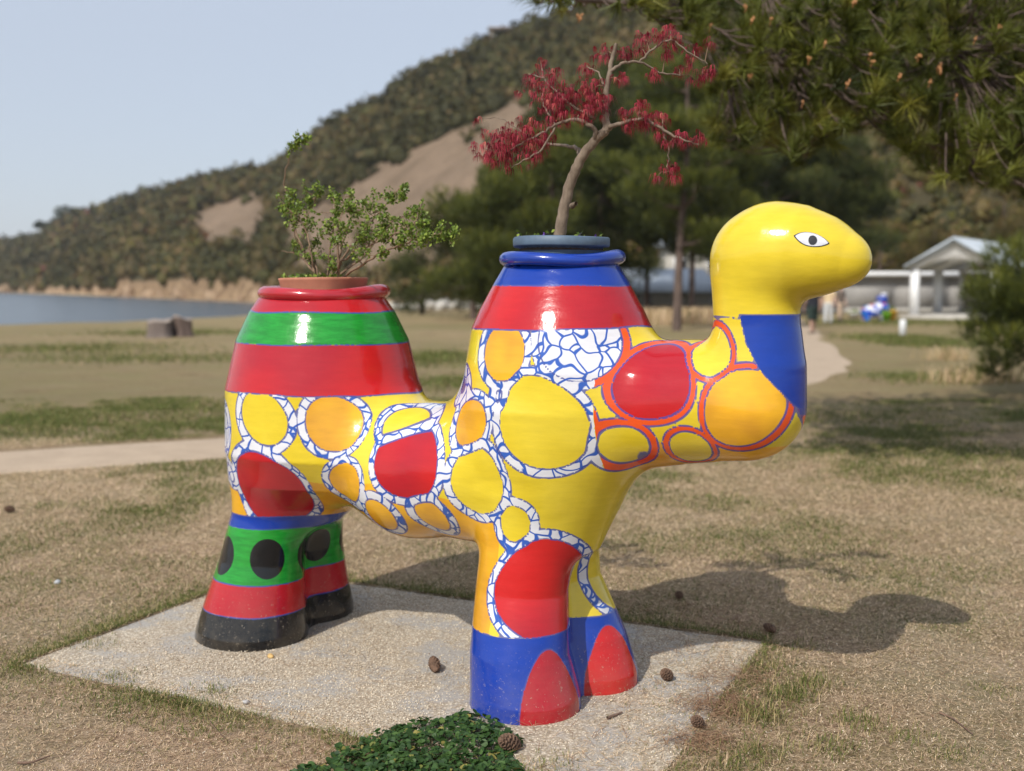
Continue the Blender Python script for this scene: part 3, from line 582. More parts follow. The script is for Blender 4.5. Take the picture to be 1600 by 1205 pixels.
BR = [([(948, 204, 0), (947, 165, 0), (951, 125, .0), (957, 92, .01), (963, 68, .01)], [.016, .012, .010, .008, .006]),
      ([(928, 224, 0), (931, 206, -.02), (915, 191, -.05), (895, 187, -.07), (868, 196, -.08), (842, 211, -.10), (815, 224, -.12), (790, 240, -.12)], [.010, .008, .006, .005, .003]),
      ([(907, 250, 0), (905, 236, .06), (890, 228, .14), (865, 226, .22), (830, 215, .3)], [.012, .008, .006, .004]),
      ([(950, 200, 0), (975, 192, -.03), (1003, 186, -.04), (1032, 200, -.02), (1060, 216, 0), (1092, 226, .03)], [.009, .006, .005, .003]),
      ([(953, 112, 0), (976, 99, .04), (1000, 97, .08), (1030, 113, .14), (1062, 118, .2)], [.007, .005, .004, .003]),
      ([(998, 98, .08), (1020, 78, .1), (1048, 62, .12), (1080, 84, .16), (1105, 100, .2)], [.005, .004, .003, .002]),
      ([(948, 140, 0), (935, 115, .03), (918, 105, .06)], [.005, .003, .002]),
      ([(800, 262, -.12), (822, 248, -.12), (846, 234, -.11), (868, 197, -.08)], [.002, .003, .004, .004]),
      ([(930, 185, -.02), (900, 168, -.03), (872, 146, -.02), (850, 122, .0), (846, 100, .03)], [.006, .005, .004, .003, .002]),
      ([(868, 196, -.08), (850, 165, -.06), (845, 135, -.03)], [.004, .003, .002]),
      ([(1035, 200, 0), (1045, 235, .02), (1040, 270, .02)], [.004, .003, .002]), ([(830, 215, .3), (780, 185, .35), (748, 186, .35)], [.003, .002, .002]), ([(850, 122, 0), (825, 118, .2), (810, 148, .3)], [.003, .002, .002])]
for pts, rad in BR:
    mb = MB(); allb.append(tb(mb, pts, rad, 7, 5, wig=.002)); mb.build('branch', M_mbark, maple, True, off=off)
CL = [(735, 222, 12, -.1), (758, 207, 26, -.1), (745, 188, 8, .3), (775, 235, 33, -.14), (800, 222, 30, -.1), (790, 252, 24, -.12), (760, 248, 16, -.12), (826, 213, 28, -.1), (830, 247, 20, -.1), (845, 222, 20, -.08), (855, 160, 26, -.05), (845, 135, 20, -.03), (862, 116, 14, 0), (845, 100, 11, .03), (828, 120, 10, .2), (811, 148, 9, .3), (810, 110, 8, .4), (880, 165, 24, -.03), (898, 150, 24, -.04), (925, 143, 18, -.02), (926, 175, 24, -.05), (905, 183, 14, -.05), (880, 183, 20, -.06), (940, 160, 16, -.03),
      (935, 127, 9, 0), (916, 110, 13, .06), (944, 86, 17, .03), (970, 128, 13, -.05), (976, 86, 14, .05), (1000, 80, 16, .1), (1005, 58, 12, .12), (1033, 60, 17, .12), (1050, 72, 18, .14), (1046, 48, 10, .14), (1085, 84, 14, .2), (1078, 104, 10, .2), (1110, 65, 9, .2), (1106, 120, 17, .24), (1024, 118, 13, .12), (1062, 110, 12, .25), (1090, 126, 12, .24), (975, 176, 12, -.04), (985, 196, 18, -.04), (1000, 166, 14, -.02), (1012, 190, 20, -.03), (1028, 206, 13, 0), (1036, 186, 12, .05), (1055, 224, 18, 0), (1066, 210, 10, .1), (1090, 220, 14, .03), (1044, 266, 15, .02), (1026, 279, 9, .02), (1052, 276, 10, .02), (1060, 200, 10, .25), (862, 192, 15, -.08), (1040, 90, 11, .15)]
AB = np.vstack(allb); lobes = MB(); pet = MB(); twg = MB()
for x, y, r, dv in CL:
    c = wp(x, y, dv); j = np.argmin(np.linalg.norm(AB-c, axis=1))
    if np.linalg.norm(AB[j]-c) > .13: continue
    mid_ = (AB[j]+c)/2+np.array([0, 0, .012]); twg.add(*tube(smooth_path([AB[j], mid_, c], 3), np.linspace(.0022, .0012, 7), 5))
    n = max(4, int(r*r/10.5)); rr = r/350
    for _ in range(n):
        q = rng.normal(size=3); q = q/np.linalg.norm(q)*rr*rng.random()**.5; q[2] = q[2]*.75+rr*.3
        p = c+q; az = rng.uniform(0, 6.28); va = float(np.clip(.5+rng.normal(0, .25), 0, 1)); L = rng.uniform(.030, .060)
        for b in range(7):
            a_ = az+(b-3)*.36+rng.normal(0, .08); l = L*(1-.12*abs(b-3)); out = np.array([math.cos(a_), math.sin(a_), 0])*rng.uniform(.35, .8); sd_ = np.array([-math.sin(a_), math.cos(a_), 0])*rng.uniform(.0007, .0014)
            p1 = p+out*l*.45+np.array([0, 0, -.12*l]); p2 = p+out*l*.8+np.array([0, 0, -.80*l])
            lobes.add([p-sd_*.3, p+sd_*.3, p1+sd_, p1-sd_, p2], np.array([(0, 1, 2, 3)]), va); lobes.T.append(np.array([(3, 2, 4)])+lobes.n-5)
_t = twg.build('twigs', M_twig, maple, off=off); _t['kind'] = 'stuff'; fo_ = lobes.build('foliage', M_mapleleaf, maple, off=off); fo_['kind'] = 'stuff'
# small violets on the soil
M_viol = simple('violet_petals', (.13, .05, .30), .6, .2); M_leafg = leafmat('small_leaves', [(0, (.06, .10, .015)), (.5, (.14, .21, .03)), (1, (.32, .40, .07))], .42, .3)
mb = MB(); mg = MB()
leaf4 = np.array([(0, 0, 0), (-.36, .45, .08), (.36, .45, .08), (0, 1, -.05)]); lf = [(0, 2, 1), (1, 2, 3)]
for x, y, dv in ((852, 366, .08), (812, 368, .10), (905, 366, .06), (842, 371, .05), (930, 371, .05)):
    c = wp(x, y, dv); mb_ = rand_rot(6); scatter(mb, leaf4, lf, np.repeat(c[None], 6, 0), mb_, .014); scatter(mg, leaf4, lf, c-np.array([0, 0, .015])+rng.normal(0, .012, (14, 3)), rand_rot(14), .02); mg.add(*tube(np.array([c-np.array([0, 0, .04]), c]), [.001, .001], 4))
v_ = mb.build('flowers', M_viol, maple, off=off); v_['kind'] = 'stuff'; v_ = mg.build('flower_leaves', M_leafg, maple, off=off); v_['kind'] = 'stuff'
# --- shrub in the terracotta pot
shrub = empty('potted_shrub', (RW[0], RW[1], 1.36)); off = np.array(shrub.location); tag(shrub, 'spreading small-leaved green shrub in a terracotta pot set into the rear hump', 'potted plant')
mb = MB(); lathe(mb, [(0, -.22), (.14, -.22), (.178, -.07), (.190, -.012), (.194, -.004), (.190, 0), (.182, 0), (.176, -.02), (.0, -.022)], RW, 56, .5, lambda t: .0025*math.sin(t+2)); mb.build('pot', M_terra, shrub, True, off=off)
mb = MB(); lathe(mb, [(0, -.008), (.1, -.01), (.178, -.016), (.178, -.04)], RW, 40); mb.build('soil', M_soil, shrub, True, off=off)
TG = [(470, 212, .02, 7), (458, 228, .02, 6), (484, 215, .05, 4), (452, 300, 0, 15), (448, 325, -.05, 14), (478, 306, .05, 14), (500, 298, .1, 13), (462, 345, -.05, 14), (486, 345, 0, 12), (520, 306, .08, 13), (528, 330, .0, 13), (512, 352, -.08, 13), (548, 322, .05, 13), (548, 348, -.05, 14), (572, 322, .08, 13), (578, 350, -.06, 14), (600, 330, .05, 13), (612, 308, .1, 10), (631, 292, .12, 7), (628, 306, .1, 9), (616, 345, -.04, 15), (640, 335, .04, 13), (655, 325, .1, 11), (640, 358, -.06, 14), (664, 350, 0, 13), (672, 368, -.05, 12), (690, 358, .05, 10), (700, 372, -.03, 10), (712, 362, .0, 8), (565, 370, -.1, 13), (594, 366, -.1, 12), (500, 378, .05, 10), (528, 372, -.1, 11), (466, 380, .1, 9), (484, 398, .0, 8), (515, 405, -.1, 9), (560, 398, -.12, 11), (602, 392, -.08, 8), (622, 384, 0, 8), (545, 300, .15, 8), (590, 310, .15, 8), (650, 375, .1, 9), (470, 322, -.1, 12), (630, 372, -.1, 8), (560, 335, .15, 10), (605, 352, .15, 11)]
ST = [[(505, 436, .02), (480, 400, .03), (462, 370, 0), (452, 320, 0)], [(500, 436, 0), (488, 395, .05), (478, 350, .06), (500, 298, .1)], [(512, 436, 0), (516, 390, -.04), (522, 350, -.03), (520, 310, .05)], [(530, 436, -.05), (528, 390, -.1), (530, 345, -.04), (548, 322, .05)],
      [(522, 436, -.02), (542, 402, -.05), (585, 380, -.08), (618, 365, -.06), (650, 345, 0), (655, 325, .1)], [(530, 436, -.02), (575, 408, -.1), (600, 392, -.1), (640, 378, -.05), (672, 368, -.03), (700, 365, 0), (715, 360, 0)], [(498, 436, .05), (470, 400, .12), (455, 395, .12), (440, 392, .12)],
      [(512, 436, .05), (548, 385, .1), (580, 350, .1), (612, 308, .1), (631, 290, .12)], [(518, 436, .03), (535, 385, .05), (545, 340, .1), (545, 300, .15)], [(500, 436, .02), (470, 380, .05), (446, 300, .03), (452, 245, .02), (470, 212, .02)], [(496, 434, -.05), (486, 398, -.1), (478, 360, -.08), (448, 325, -.05)], [(525, 434, .08), (570, 400, .14), (605, 352, .15), (640, 335, .08)]]
stp = []
for s_ in ST:
    mb = MB(); stp.append(tb(mb, s_, [.0055, .0045, .0035, .002, .0015], 6, 5, wig=.003)); mb.build('stem', M_twig, shrub, True, off=off)
SPt = np.vstack(stp); tw = MB(); lv = MB()
for x, y, dv, r in TG:
    c = wp(x, y, dv); rr = r/355
    for _ in range(int(3+r*.35)):
        e = c+rng.normal(0, rr*.55, 3); dd = np.linalg.norm(SPt-e, axis=1)+.4*np.maximum(SPt[:, 2]-e[2], 0); j = rng.choice(np.argsort(dd)[:4]); md = (SPt[j]+e)/2+rng.normal(0, .008, 3)-np.array([0, 0, .01]); pth = smooth_path([SPt[j], md, e], 4); tw.add(*tube(pth, np.linspace(.0016, .0007, len(pth)), 4))
        n = 13; t_ = rng.uniform(.45, 1, n); pos = np.array([pth[int(q*(len(pth)-1))] for q in t_])+rng.normal(0, .006, (n, 3)); pos = np.vstack([pos, e+rng.normal(0, .006, (7, 3))])
        scatter(lv, leaf4, lf, pos, rand_rot(n+7), rng.uniform(.010, .019, n+7), np.clip(rng.normal(.5, .25, n+7), 0, 1))
ps = RW+np.c_[rng.uniform(-.18, .10, 260), rng.uniform(-.18, .05, 260), np.zeros(260)]; ps = ps[np.hypot(ps[:, 0]-RW[0], ps[:, 1]-RW[1]) < .185]; scatter(lv, leaf4, lf, ps+np.array([0, 0, .003]), rand_rot(len(ps)), rng.uniform(.010, .024, len(ps)))
_t = tw.build('twigs', M_twig, shrub, off=off); _t['kind'] = 'stuff'; f_o = lv.build('foliage', M_leafg, shrub, off=off); f_o['kind'] = 'stuff'
# ------------------------------------------------------------------ trees
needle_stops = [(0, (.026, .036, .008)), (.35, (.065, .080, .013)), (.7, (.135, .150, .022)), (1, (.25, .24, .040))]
M_needle = leafmat('pine_needles', needle_stops, .5, .15); M_pbark = barkmat('pine_bark', (.060, .042, .034), (.17, .125, .105), 6)
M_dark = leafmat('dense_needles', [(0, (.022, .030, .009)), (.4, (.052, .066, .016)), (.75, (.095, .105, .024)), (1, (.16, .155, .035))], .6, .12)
def spray(n):       # a little fan of needles: n thin triangles round +z
    V = []; F = []
    for i in range(n):
        a = rng.uniform(0, 6.28); t = rng.uniform(.15, 1.15); d = np.array([math.sin(t)*math.cos(a), math.sin(t)*math.sin(a), math.cos(t)]); s_ = np.cross(d, rng.normal(size=3)); s_ = s_/np.linalg.norm(s_)*.024; o_ = np.array([0, 0, rng.uniform(-.25, .3)]); V += [o_-s_, o_+s_, o_+d]; F.append((3*i, 3*i+1, 3*i+2))
    return np.array(V), np.array(F)
SPR = [spray(34) for _ in range(5)]; SPS = [spray(16) for _ in range(4)]
def towards(d):
    R = np.zeros((len(d), 3, 3))
    z = d/np.linalg.norm(d, axis=1)[:, None]; a = rng.normal(size=z.shape); x = np.cross(a, z); x /= np.linalg.norm(x, axis=1)[:, None]; y = np.cross(z, x); R[:, :, 0] = x; R[:, :, 1] = y; R[:, :, 2] = z; return R
def crown_sprays(mb, pos, dirs, size, var, S_=SPS):
    g = rng.integers(0, len(S_), len(pos))
    for k in range(len(S_)):
        m_ = g == k
        if m_.any(): scatter(mb, S_[k][0], S_[k][1], pos[m_], towards(dirs[m_]), size[m_], var[m_])
def pine(x, y, h, blobs, label, group=None, lean=0.0, cat='tree', r0=.16, mat=None, fine=.26, dens=1.0, name='pine_tree'):
    """blobs: (dx, dy, z, rx, rz) foliage cushions each carried by a limb"""
    z0 = float(gz(np.array([x]), np.array([y]))[0])-.1; t = empty(name, (x, y, z0)); tag(t, label, cat, group)
    tp = smooth_path([(0, 0, 0), (lean*.3, 0, h*.35), (lean*.55+.15, .1, h*.7), (lean, 0, h)], 5); mb = MB(); mb.add(*tube(tp, np.linspace(r0, r0*.3, len(tp)), 9)); mb.build('trunk', M_pbark, t, True)
    fm = MB()
    for dx, dy, z, rx, rz in blobs:
        j = np.argmin(abs(tp[:, 2]-max(z-.25*rx-.3, h*.25))); p0 = tp[j]; c = np.array([dx, dy, z]); md = (p0+c)/2+np.array([0, 0, -.12*rx]); pth = smooth_path([p0, md, c], 4); mb = MB(); mb.add(*tube(pth, np.linspace(r0*.42, r0*.12, len(pth)), 6)); mb.build('limb', M_pbark, t, True)
        n = int(130*dens*rx*rx*(.6+rz)/fine**2*.09); q = rng.normal(size=(n, 3)); q /= np.linalg.norm(q, axis=1)[:, None]; rad = rng.random(n)**.45; P = c+q*rad[:, None]*np.array([rx, rx, rz]); d = q*.7+np.array([0, 0, .8])
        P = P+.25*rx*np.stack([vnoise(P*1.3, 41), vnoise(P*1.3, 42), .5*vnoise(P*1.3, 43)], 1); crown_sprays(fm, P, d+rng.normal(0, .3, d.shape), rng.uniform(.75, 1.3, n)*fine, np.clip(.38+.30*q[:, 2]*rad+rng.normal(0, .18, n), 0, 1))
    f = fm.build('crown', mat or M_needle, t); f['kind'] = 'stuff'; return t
def blobset(n, rx, ry, z0, z1, br, flat=.5, cone=False):
    out = []
    for i in range(n):
        z = z0+(z1-z0)*(i+.5)/n; f = (1-.75*(z-z0)/(z1-z0)) if cone else math.sin(math.pi*(.12+.8*(i+.5)/n))**.6; a = rng.uniform(0, 6.28)+i*2.4; r_ = rng.uniform(.35, 1)*f; out.append((math.cos(a)*rx*r_, math.sin(a)*ry*r_, z, br*rng.uniform(.8, 1.2)*(.6+.4*f), br*flat))
    return out
def X_(px, D): return (px-800)/FPX*D
def Z_(py, D): return H+(448-py)/FPX*D
G1 = 'pines standing across the lawn behind the camel'
pine(X_(740, 52), 52, 6.0, blobset(18, 2.6, 2.2, .8, 5.7, 1.25, .62), 'rounded dark pine left of the front hump, above the low sea wall', G1, 0, fine=.30)
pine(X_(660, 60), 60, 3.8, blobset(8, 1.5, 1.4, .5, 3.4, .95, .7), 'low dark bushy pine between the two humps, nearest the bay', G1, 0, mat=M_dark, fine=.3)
pine(X_(850, 46), 46, 8.2, blobset(24, 2.8, 2.2, .8, 8.0, 1.3, .55), 'broad pine directly behind the maple trunk', G1, .3, fine=.28)
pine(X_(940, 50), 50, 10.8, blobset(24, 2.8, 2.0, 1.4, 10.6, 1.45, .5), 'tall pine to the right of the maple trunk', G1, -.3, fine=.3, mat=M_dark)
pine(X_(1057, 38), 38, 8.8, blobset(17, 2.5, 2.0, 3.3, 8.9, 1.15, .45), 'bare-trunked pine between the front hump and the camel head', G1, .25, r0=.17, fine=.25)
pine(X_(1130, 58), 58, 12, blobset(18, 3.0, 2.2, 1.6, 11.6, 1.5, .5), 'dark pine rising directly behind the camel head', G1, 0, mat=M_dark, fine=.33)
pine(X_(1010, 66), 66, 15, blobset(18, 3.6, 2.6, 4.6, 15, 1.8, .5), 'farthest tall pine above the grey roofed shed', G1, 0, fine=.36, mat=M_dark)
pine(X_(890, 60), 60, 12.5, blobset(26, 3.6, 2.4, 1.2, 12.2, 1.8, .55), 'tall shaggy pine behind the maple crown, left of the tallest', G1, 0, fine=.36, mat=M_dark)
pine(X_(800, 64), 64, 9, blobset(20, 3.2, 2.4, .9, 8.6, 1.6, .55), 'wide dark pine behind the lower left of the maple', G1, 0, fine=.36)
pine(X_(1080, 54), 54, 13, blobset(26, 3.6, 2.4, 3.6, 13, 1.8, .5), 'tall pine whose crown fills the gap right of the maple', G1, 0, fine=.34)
pine(X_(1190, 62), 62, 13, blobset(26, 3.6, 2.4, 2.2, 13, 1.8, .5), 'dark green pine above the back of the camel head', G1, 0, fine=.36, mat=M_dark)
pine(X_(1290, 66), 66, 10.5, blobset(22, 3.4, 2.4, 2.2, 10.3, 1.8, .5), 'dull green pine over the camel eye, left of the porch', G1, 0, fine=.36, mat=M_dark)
G2 = 'scrubby trees at the foot of the brown slope'
for px, D, h, lab in ((1235, 74, 7, 'thin brownish scrub tree above the camel snout'), (1300, 78, 6, 'low scrub tree over the left end of the grey wall'), (1370, 76, 6.2, 'rounded scrub tree left of the gabled porch'), (1560, 82, 8, 'taller scrub tree behind the porch roof'), (1455, 84, 6.0, 'low scrub tree seen over the porch gable')):
    pine(X_(px, D), D, h, blobset(8, 2.4, 2, 2.2, h*.95, 1.4, .6), lab, G2, 0, mat=M_wood, fine=.34, name='scrub_tree', dens=.6)
pine(X_(1612, 15)+.28, 15.5, 2.3, [(-.1, 0, 1.95, .7, .42), (-.55, -.2, 1.5, .6, .35), (.1, -.1, 1.35, .7, .4), (-.75, .1, 1.0, .3, .2), (-.45, -.35, .85, .5, .25), (.4, 0, 1.8, .7, .4), (.5, .2, 1.1, .7, .35), (-.2, .3, 1.2, .5, .3), (-.5, 0, .5, .35, .2)], 'young drooping pine at the right edge in front of the porch', None, -.1, r0=.06, fine=.15, dens=1.9)
# overhanging foreground pine
OX, OY = X_(1790, 9.2), 9.2; big = empty('overhanging_pine', (OX, OY, 0)); off = np.array([OX, OY, 0.]); tag(big, 'large near pine whose needle branches with orange buds hang over the top right', 'tree')
mb = MB(); tp = smooth_path([(OX, OY, -.1), (OX-.1, OY, 2), (OX-.25, OY+.1, 4.2), (OX-.2, OY, 6.5)], 6); mb.add(*tube(tp, np.linspace(.24, .13, len(tp)), 14)); mb.build('trunk', M_pbark, big, True, off=off)
def L_(*a): return [at(*q) for q in a]
limbs = [(L_((1790, 120, 9.2), (1600, 190, 8.9), (1450, 150, 8.8), (1300, 122, 8.6), (1210, 92, 8.4), (1130, 66, 8.2), (1060, 20, 8.0)), .075), (L_((1790, 190, 9.2), (1650, 160, 9.3), (1530, 140, 9.6), (1420, 95, 9.8), (1330, 20, 9.9)), .08), (L_((1780, -40, 9.2), (1600, -60, 8.6), (1350, -40, 8.2), (1120, -20, 8.0), (960, 2, 7.6), (850, -12, 7.4)), .07),
         (L_((1790, 240, 9.2), (1640, 250, 9.0), (1520, 250, 8.8), (1430, 215, 8.7)), .05), (L_((1450, 150, 8.8), (1380, 190, 9.2), (1300, 205, 9.4), (1240, 235, 9.6)), .03), (L_((1300, 122, 8.6), (1240, 160, 8.9), (1160, 200, 9.2)), .03), (L_((1600, -60, 8.6), (1500, 20, 8.4), (1480, 90, 8.3)), .03), (L_((1350, -40, 8.2), (1250, 30, 8.3), (1180, 60, 8.3)), .03)]
LP = []
for p, r in limbs:
    s_ = smooth_path(p, 6); s_[1:-1] += rng.normal(0, .02, (len(s_)-2, 3)); mb = MB(); mb.add(*tube(s_, np.linspace(r, r*.2, len(s_)), 9)); mb.build('limb', M_pbark, big, True, off=off); LP.append(s_)
LP = np.vstack(LP); RG = [(1000, -60), (1720, -60), (1720, 330), (1610, 310), (1520, 295), (1460, 280), (1410, 235), (1370, 195), (1300, 215), (1255, 255), (1200, 225), (1130, 235), (1100, 200), (1120, 130), (1085, 60), (1010, 20)]
pts = []
while len(pts) < 2300:
    x, y = rng.uniform(980, 1720), rng.uniform(-60, 340)
    if inpoly(np.array([x]), np.array([y]), RG)[0] and vnoise(np.array([[x/55, y/40, 3]]), 51, 2)[0] > -.32: pts.append(at(x, y, rng.uniform(7.4, 11.6)))
for x, y in ((835, 2), (850, -4), (868, 4), (885, 10), (905, 6), (930, 2), (960, 0), (985, 6), (1010, 8)): pts += [at(x+rng.normal(0, 6), y+rng.normal(0, 5), rng.uniform(7.2, 7.8)) for _ in range(2)]
pts = np.array(pts); tw = MB(); dirs = []
for p in pts:
    j = np.argmin(np.linalg.norm(LP-p, axis=1)); b = LP[j]; d = p-b; L = np.linalg.norm(d); dirs.append(d/(L+1e-6)*.6+np.array([0, 0, .75])); b = p-d*min(1, .45/(L+1e-6)); tw.add(*tube(smooth_path([b, (b+p)/2-np.array([0, 0, .04]), p], 3), np.linspace(.008, .004, 7), 4))
_t = tw.build('twigs', M_pbark, big, off=off); _t['kind'] = 'stuff'; dirs = np.array(dirs)+rng.normal(0, .35, (len(pts), 3)); fm = MB(); crown_sprays(fm, pts, dirs, rng.uniform(.12, .20, len(pts)), np.clip(rng.normal(.60, .22, len(pts)), 0, 1), [spray(60) for _ in range(6)])
SPN = SPR; f = fm.build('foliage', M_needle, big, off=off); f['kind'] = 'stuff'
M_bud = simple('pine_bud', (.42, .20, .08), .7, .2, 30); bv, bf = ico(1)
for x, y, s_ in ((1175, 30, 1), (1172, 118, 1), (1265, 92, .8), (1360, 85, .9), (1325, 130, .9), (1406, 118, .8), (1420, 131, .8), (1364, 95, .6), (1437, 88, .8), (1468, 106, 1.5), (1484, 14, 1.5), (1553, 16, 1.4), (1562, 42, .9), (1205, 30, .7), (1290, 66, .6), (1338, 58, .6), (1335, 2, .9), (1255, 160, .6), (1400, 158, .8), (1425, 224, .5), (1166, 10, .8), (1320, 60, .5), (1495, 148, .5), (905, 26, 1.1), (1016, 50, .6), (1454, 128, .7), (1580, 90, .7), (1525, 60, .6), (1110, 40, .6)):
    if rng.random() < .30: continue
    s_ *= .8; c = at(x, y, 7.35+rng.uniform(-.1, .15)); mb = MB(); n = 6; scatter(mb, bv*np.array([.008, .008, .016])*s_, bf, c+rng.normal(0, .011*s_, (n, 3)), towards(np.array([[0, 0, 1.]]*n)+rng.normal(0, .3, (n, 3))), 1.0); mb.add(*tube(np.array([c-np.array([0, -.04, .03]), c]), [.004, .003], 5)); mb.build('bud', M_bud, big, True, off=off)
# ridge trees and lone umbrella tree
for px, D, hy, by, lab, w in ((65, 668, 345, 376, 'lone flat-topped tree with bare trunk on the low far-left ridge', .35), (38, 690, 362, 378, 'small round tree at the far left end of the ridge', .6), (185, 565, 305, 328, 'dark domed tree breaking the ridge left of the camel', .9), (104, 620, 320, 345, 'rounded tree at the top of the left headland', 1.0)):
    b = at(px, by+6, D); h = (by+4-hy)/FPX*D; t = empty('ridge_tree', b); tag(t, lab, 'tree', 'trees standing up from the far ridge'); mb = MB(); mb.add(*tube(np.array([(0, 0, 0), (.2, 0, h*.5), (0, 0, h*.85)]), [h*.05, h*.04, h*.02], 6)); mb.build('trunk', M_pbark, t)
    n = 260; q = rng.normal(size=(n, 3)); q /= np.linalg.norm(q, axis=1)[:, None]; zc, rz = (h*.85, h*.18) if w < .4 else (h*.6, h*.42); P = q*(rng.random(n)**.4)[:, None]*np.array([h*max(w, .45)*.7, h*max(w, .45)*.7, rz])+np.array([0, 0, zc]); fm = MB(); scatter(fm, tri, [(0, 1, 2)], P, rand_rot(n), h*.16, np.clip(rng.normal(.25, .12, n), 0, .7)); f = fm.build('crown', M_dark, t); f['kind'] = 'stuff'
# ------------------------------------------------------------------ buildings and things in the distance
M_white = simple('white_paint', (.78, .79, .80), .5, .05, 3); M_gwall = simple('grey_render', (.33, .32, .31), .8, .10, 1.5); M_conc = simple('pale_concrete', (.42, .40, .36), .85, .12, 4, .2); M_groof = simple('pale_grey_metal_roof', (.42, .47, .52), .45, .08, 2); M_wood2 = simple('bench_wood', (.24, .19, .15), .7, .2, 8)
def bx(name, mat, parent, c, d, rz=0): mb = MB(); box(mb, c, d, rz); return mb.build(name, mat, parent)
pv = empty('gabled_porch', (X_(1427, 54), 54, 0), -math.radians(36)); tag(pv, 'open white gabled porch with square posts on a concrete base', 'shelter')
pw, pdp, ph = 3.75, 10.0, 2.2
bx('base_slab', M_conc, pv, (pw/2, pdp/2-.3, .02), (pw+1.0, pdp+.8, .30))
for x in (0, pw):
    for y in (0, 4.2, 9.4): bx('post', M_white, pv, (x, y, .17+ph/2), (.40, .34, ph))
for y in (0, 4.2, 9.4):    # gable frames with an arched soffit
    n = 16; V = []; 
    for yy in (y-.10, y+.10):
        for i in range(n+1):
            x = -.25+(pw+.5)*i/n; top = 2.42+1.22*(1-abs(2*x/pw-1)/1.13); arch = 2.36+.50*max(0, 1-(2*x/pw-1)**2)**.8 if 0 <= x <= pw else 2.36; V += [(x, yy, min(arch, top-.05)), (x, yy, top)]
    m_ = 2*(n+1); F = [(2*i, 2*i+2, 2*i+3, 2*i+1) for i in range(n)]+[(m_+2*i, m_+2*i+1, m_+2*i+3, m_+2*i+2) for i in range(n)]+[(2*i, m_+2*i, m_+2*i+2, 2*i+2) for i in range(n)]; mb = MB(); mb.add(V, F); mb.build('gable', M_white, pv)
for s_ in (-1, 1):
    V = []
    for yy in (-.6, pdp):
        for (xx, zz) in ((pw/2, 3.78), (pw/2+s_*(pw/2+.42), 2.44), (pw/2+s_*(pw/2+.42), 2.56), (pw/2, 3.92)): V.append((xx, yy, zz))
    F = [(0, 1, 2, 3), (4, 7, 6, 5), (0, 4, 5, 1), (1, 5, 6, 2), (2, 6, 7, 3), (3, 7, 4, 0)]; mb = MB(); mb.add(V, F); r = mb.build('roof_slope', M_groof, pv)
    mb = MB(); 
    for k in range(22):
        yy = -.4+k*.48; a = np.array([pw/2, yy, 3.935]); b = np.array([pw/2+s_*(pw/2+.42), yy, 2.575]); mb.add(*tube(np.array([a, b]), [.022, .022], 4))
    mb.build('roof_seams', M_groof, r)
bx('back_wall', M_conc, pv, (1.6, 9.2, 1.25), (3.0, .12, 2.2)); bx('bench', M_wood2, pv, (2.6, 6.5, .55), (1.6, .5, .12)); bx('bench', M_wood2, pv, (2.6, 6.5, .33), (1.3, .4, .3))
wl = empty('grey_wall_building', (X_(1350, 64), 64, 0)); tag(wl, 'long low grey building with a flat white roof edge behind the porch', 'building')
bx('wall', M_gwall, wl, (.8, 1.5, 1.05), (16, 3, 2.2)); bx('roof', M_white, wl, (.8, 1.3, 2.28), (16.6, 3.8, .28)); bx('footing', M_conc, wl, (.8, -.15, .15), (16.2, .3, .32))
for k in range(5): bx('wall_panel', M_gwall, wl, (-6+k*3.1, -.03, 1.18), (2.9, .05, 1.75))
sh = empty('grey_roofed_shed', (X_(1030, 70), 70, 0), .25); tag(sh, 'low shed with a pale grey roof behind the bare-trunked pine', 'shed')
bx('wall', M_conc, sh, (0, 1.5, .6), (7.5, 3.6, 1.6)); V = [(-4.1, -.6, 1.25), (4.1, -.6, 1.25), (4.1, 2.4, 2.75), (-4.1, 2.4, 2.75), (-4.1, -.6, 1.13), (4.1, -.6, 1.13), (4.1, 2.4, 2.63), (-4.1, 2.4, 2.63), ]; mb = MB(); mb.add(V, [(0, 1, 2, 3), (4, 7, 6, 5), (0, 4, 5, 1), (1, 5, 6, 2), (2, 6, 7, 3), (3, 7, 4, 0)]); mb.build('roof', M_groof, sh)
bx('door', M_gwall, sh, (-1.2, -.33, .55), (1.1, .06, 1.3))
h2 = empty('pale_house', (X_(1090, 84), 84, 2.0)); tag(h2, 'pale house partly hidden behind pines left of the camel head', 'house'); bx('wall', M_conc, h2, (0, 2, 1.0), (5.0, 4, 3.2)); V = [(-3, -.5, 2.6), (3, -.5, 2.6), (3, 2, 3.9), (-3, 2, 3.9), (-3, 4.5, 2.6), (3, 4.5, 2.6)]; mb = MB(); mb.add(V, [(0, 1, 2, 3), (3, 2, 5, 4), (0, 4, 5, 1)]); mb.T.append(np.array([(0, 3, 4), (1, 5, 2)])); mb.build('roof', M_groof, h2)
for k in (-1.4, 1.2): w_ = bx('window', M_white, h2, (k, -.03, 1.2), (1.1, .08, 1.0)); bx('pane', M_blk, w_, (k, -.08, 1.2), (.9, .03, .8))
sw = empty('sea_wall', (X_(690, 76), 76, 0)); tag(sw, 'low pale stone sea wall at the far edge of the lawn between the humps', 'wall')
for k in range(16): bx('stone_block', M_conc, sw, (-5.6+k*.75+rng.uniform(-.02, .02), rng.uniform(-.05, .05), .16+rng.uniform(-.05, .03)), (.70, .5, .62+rng.uniform(-.1, .1)))
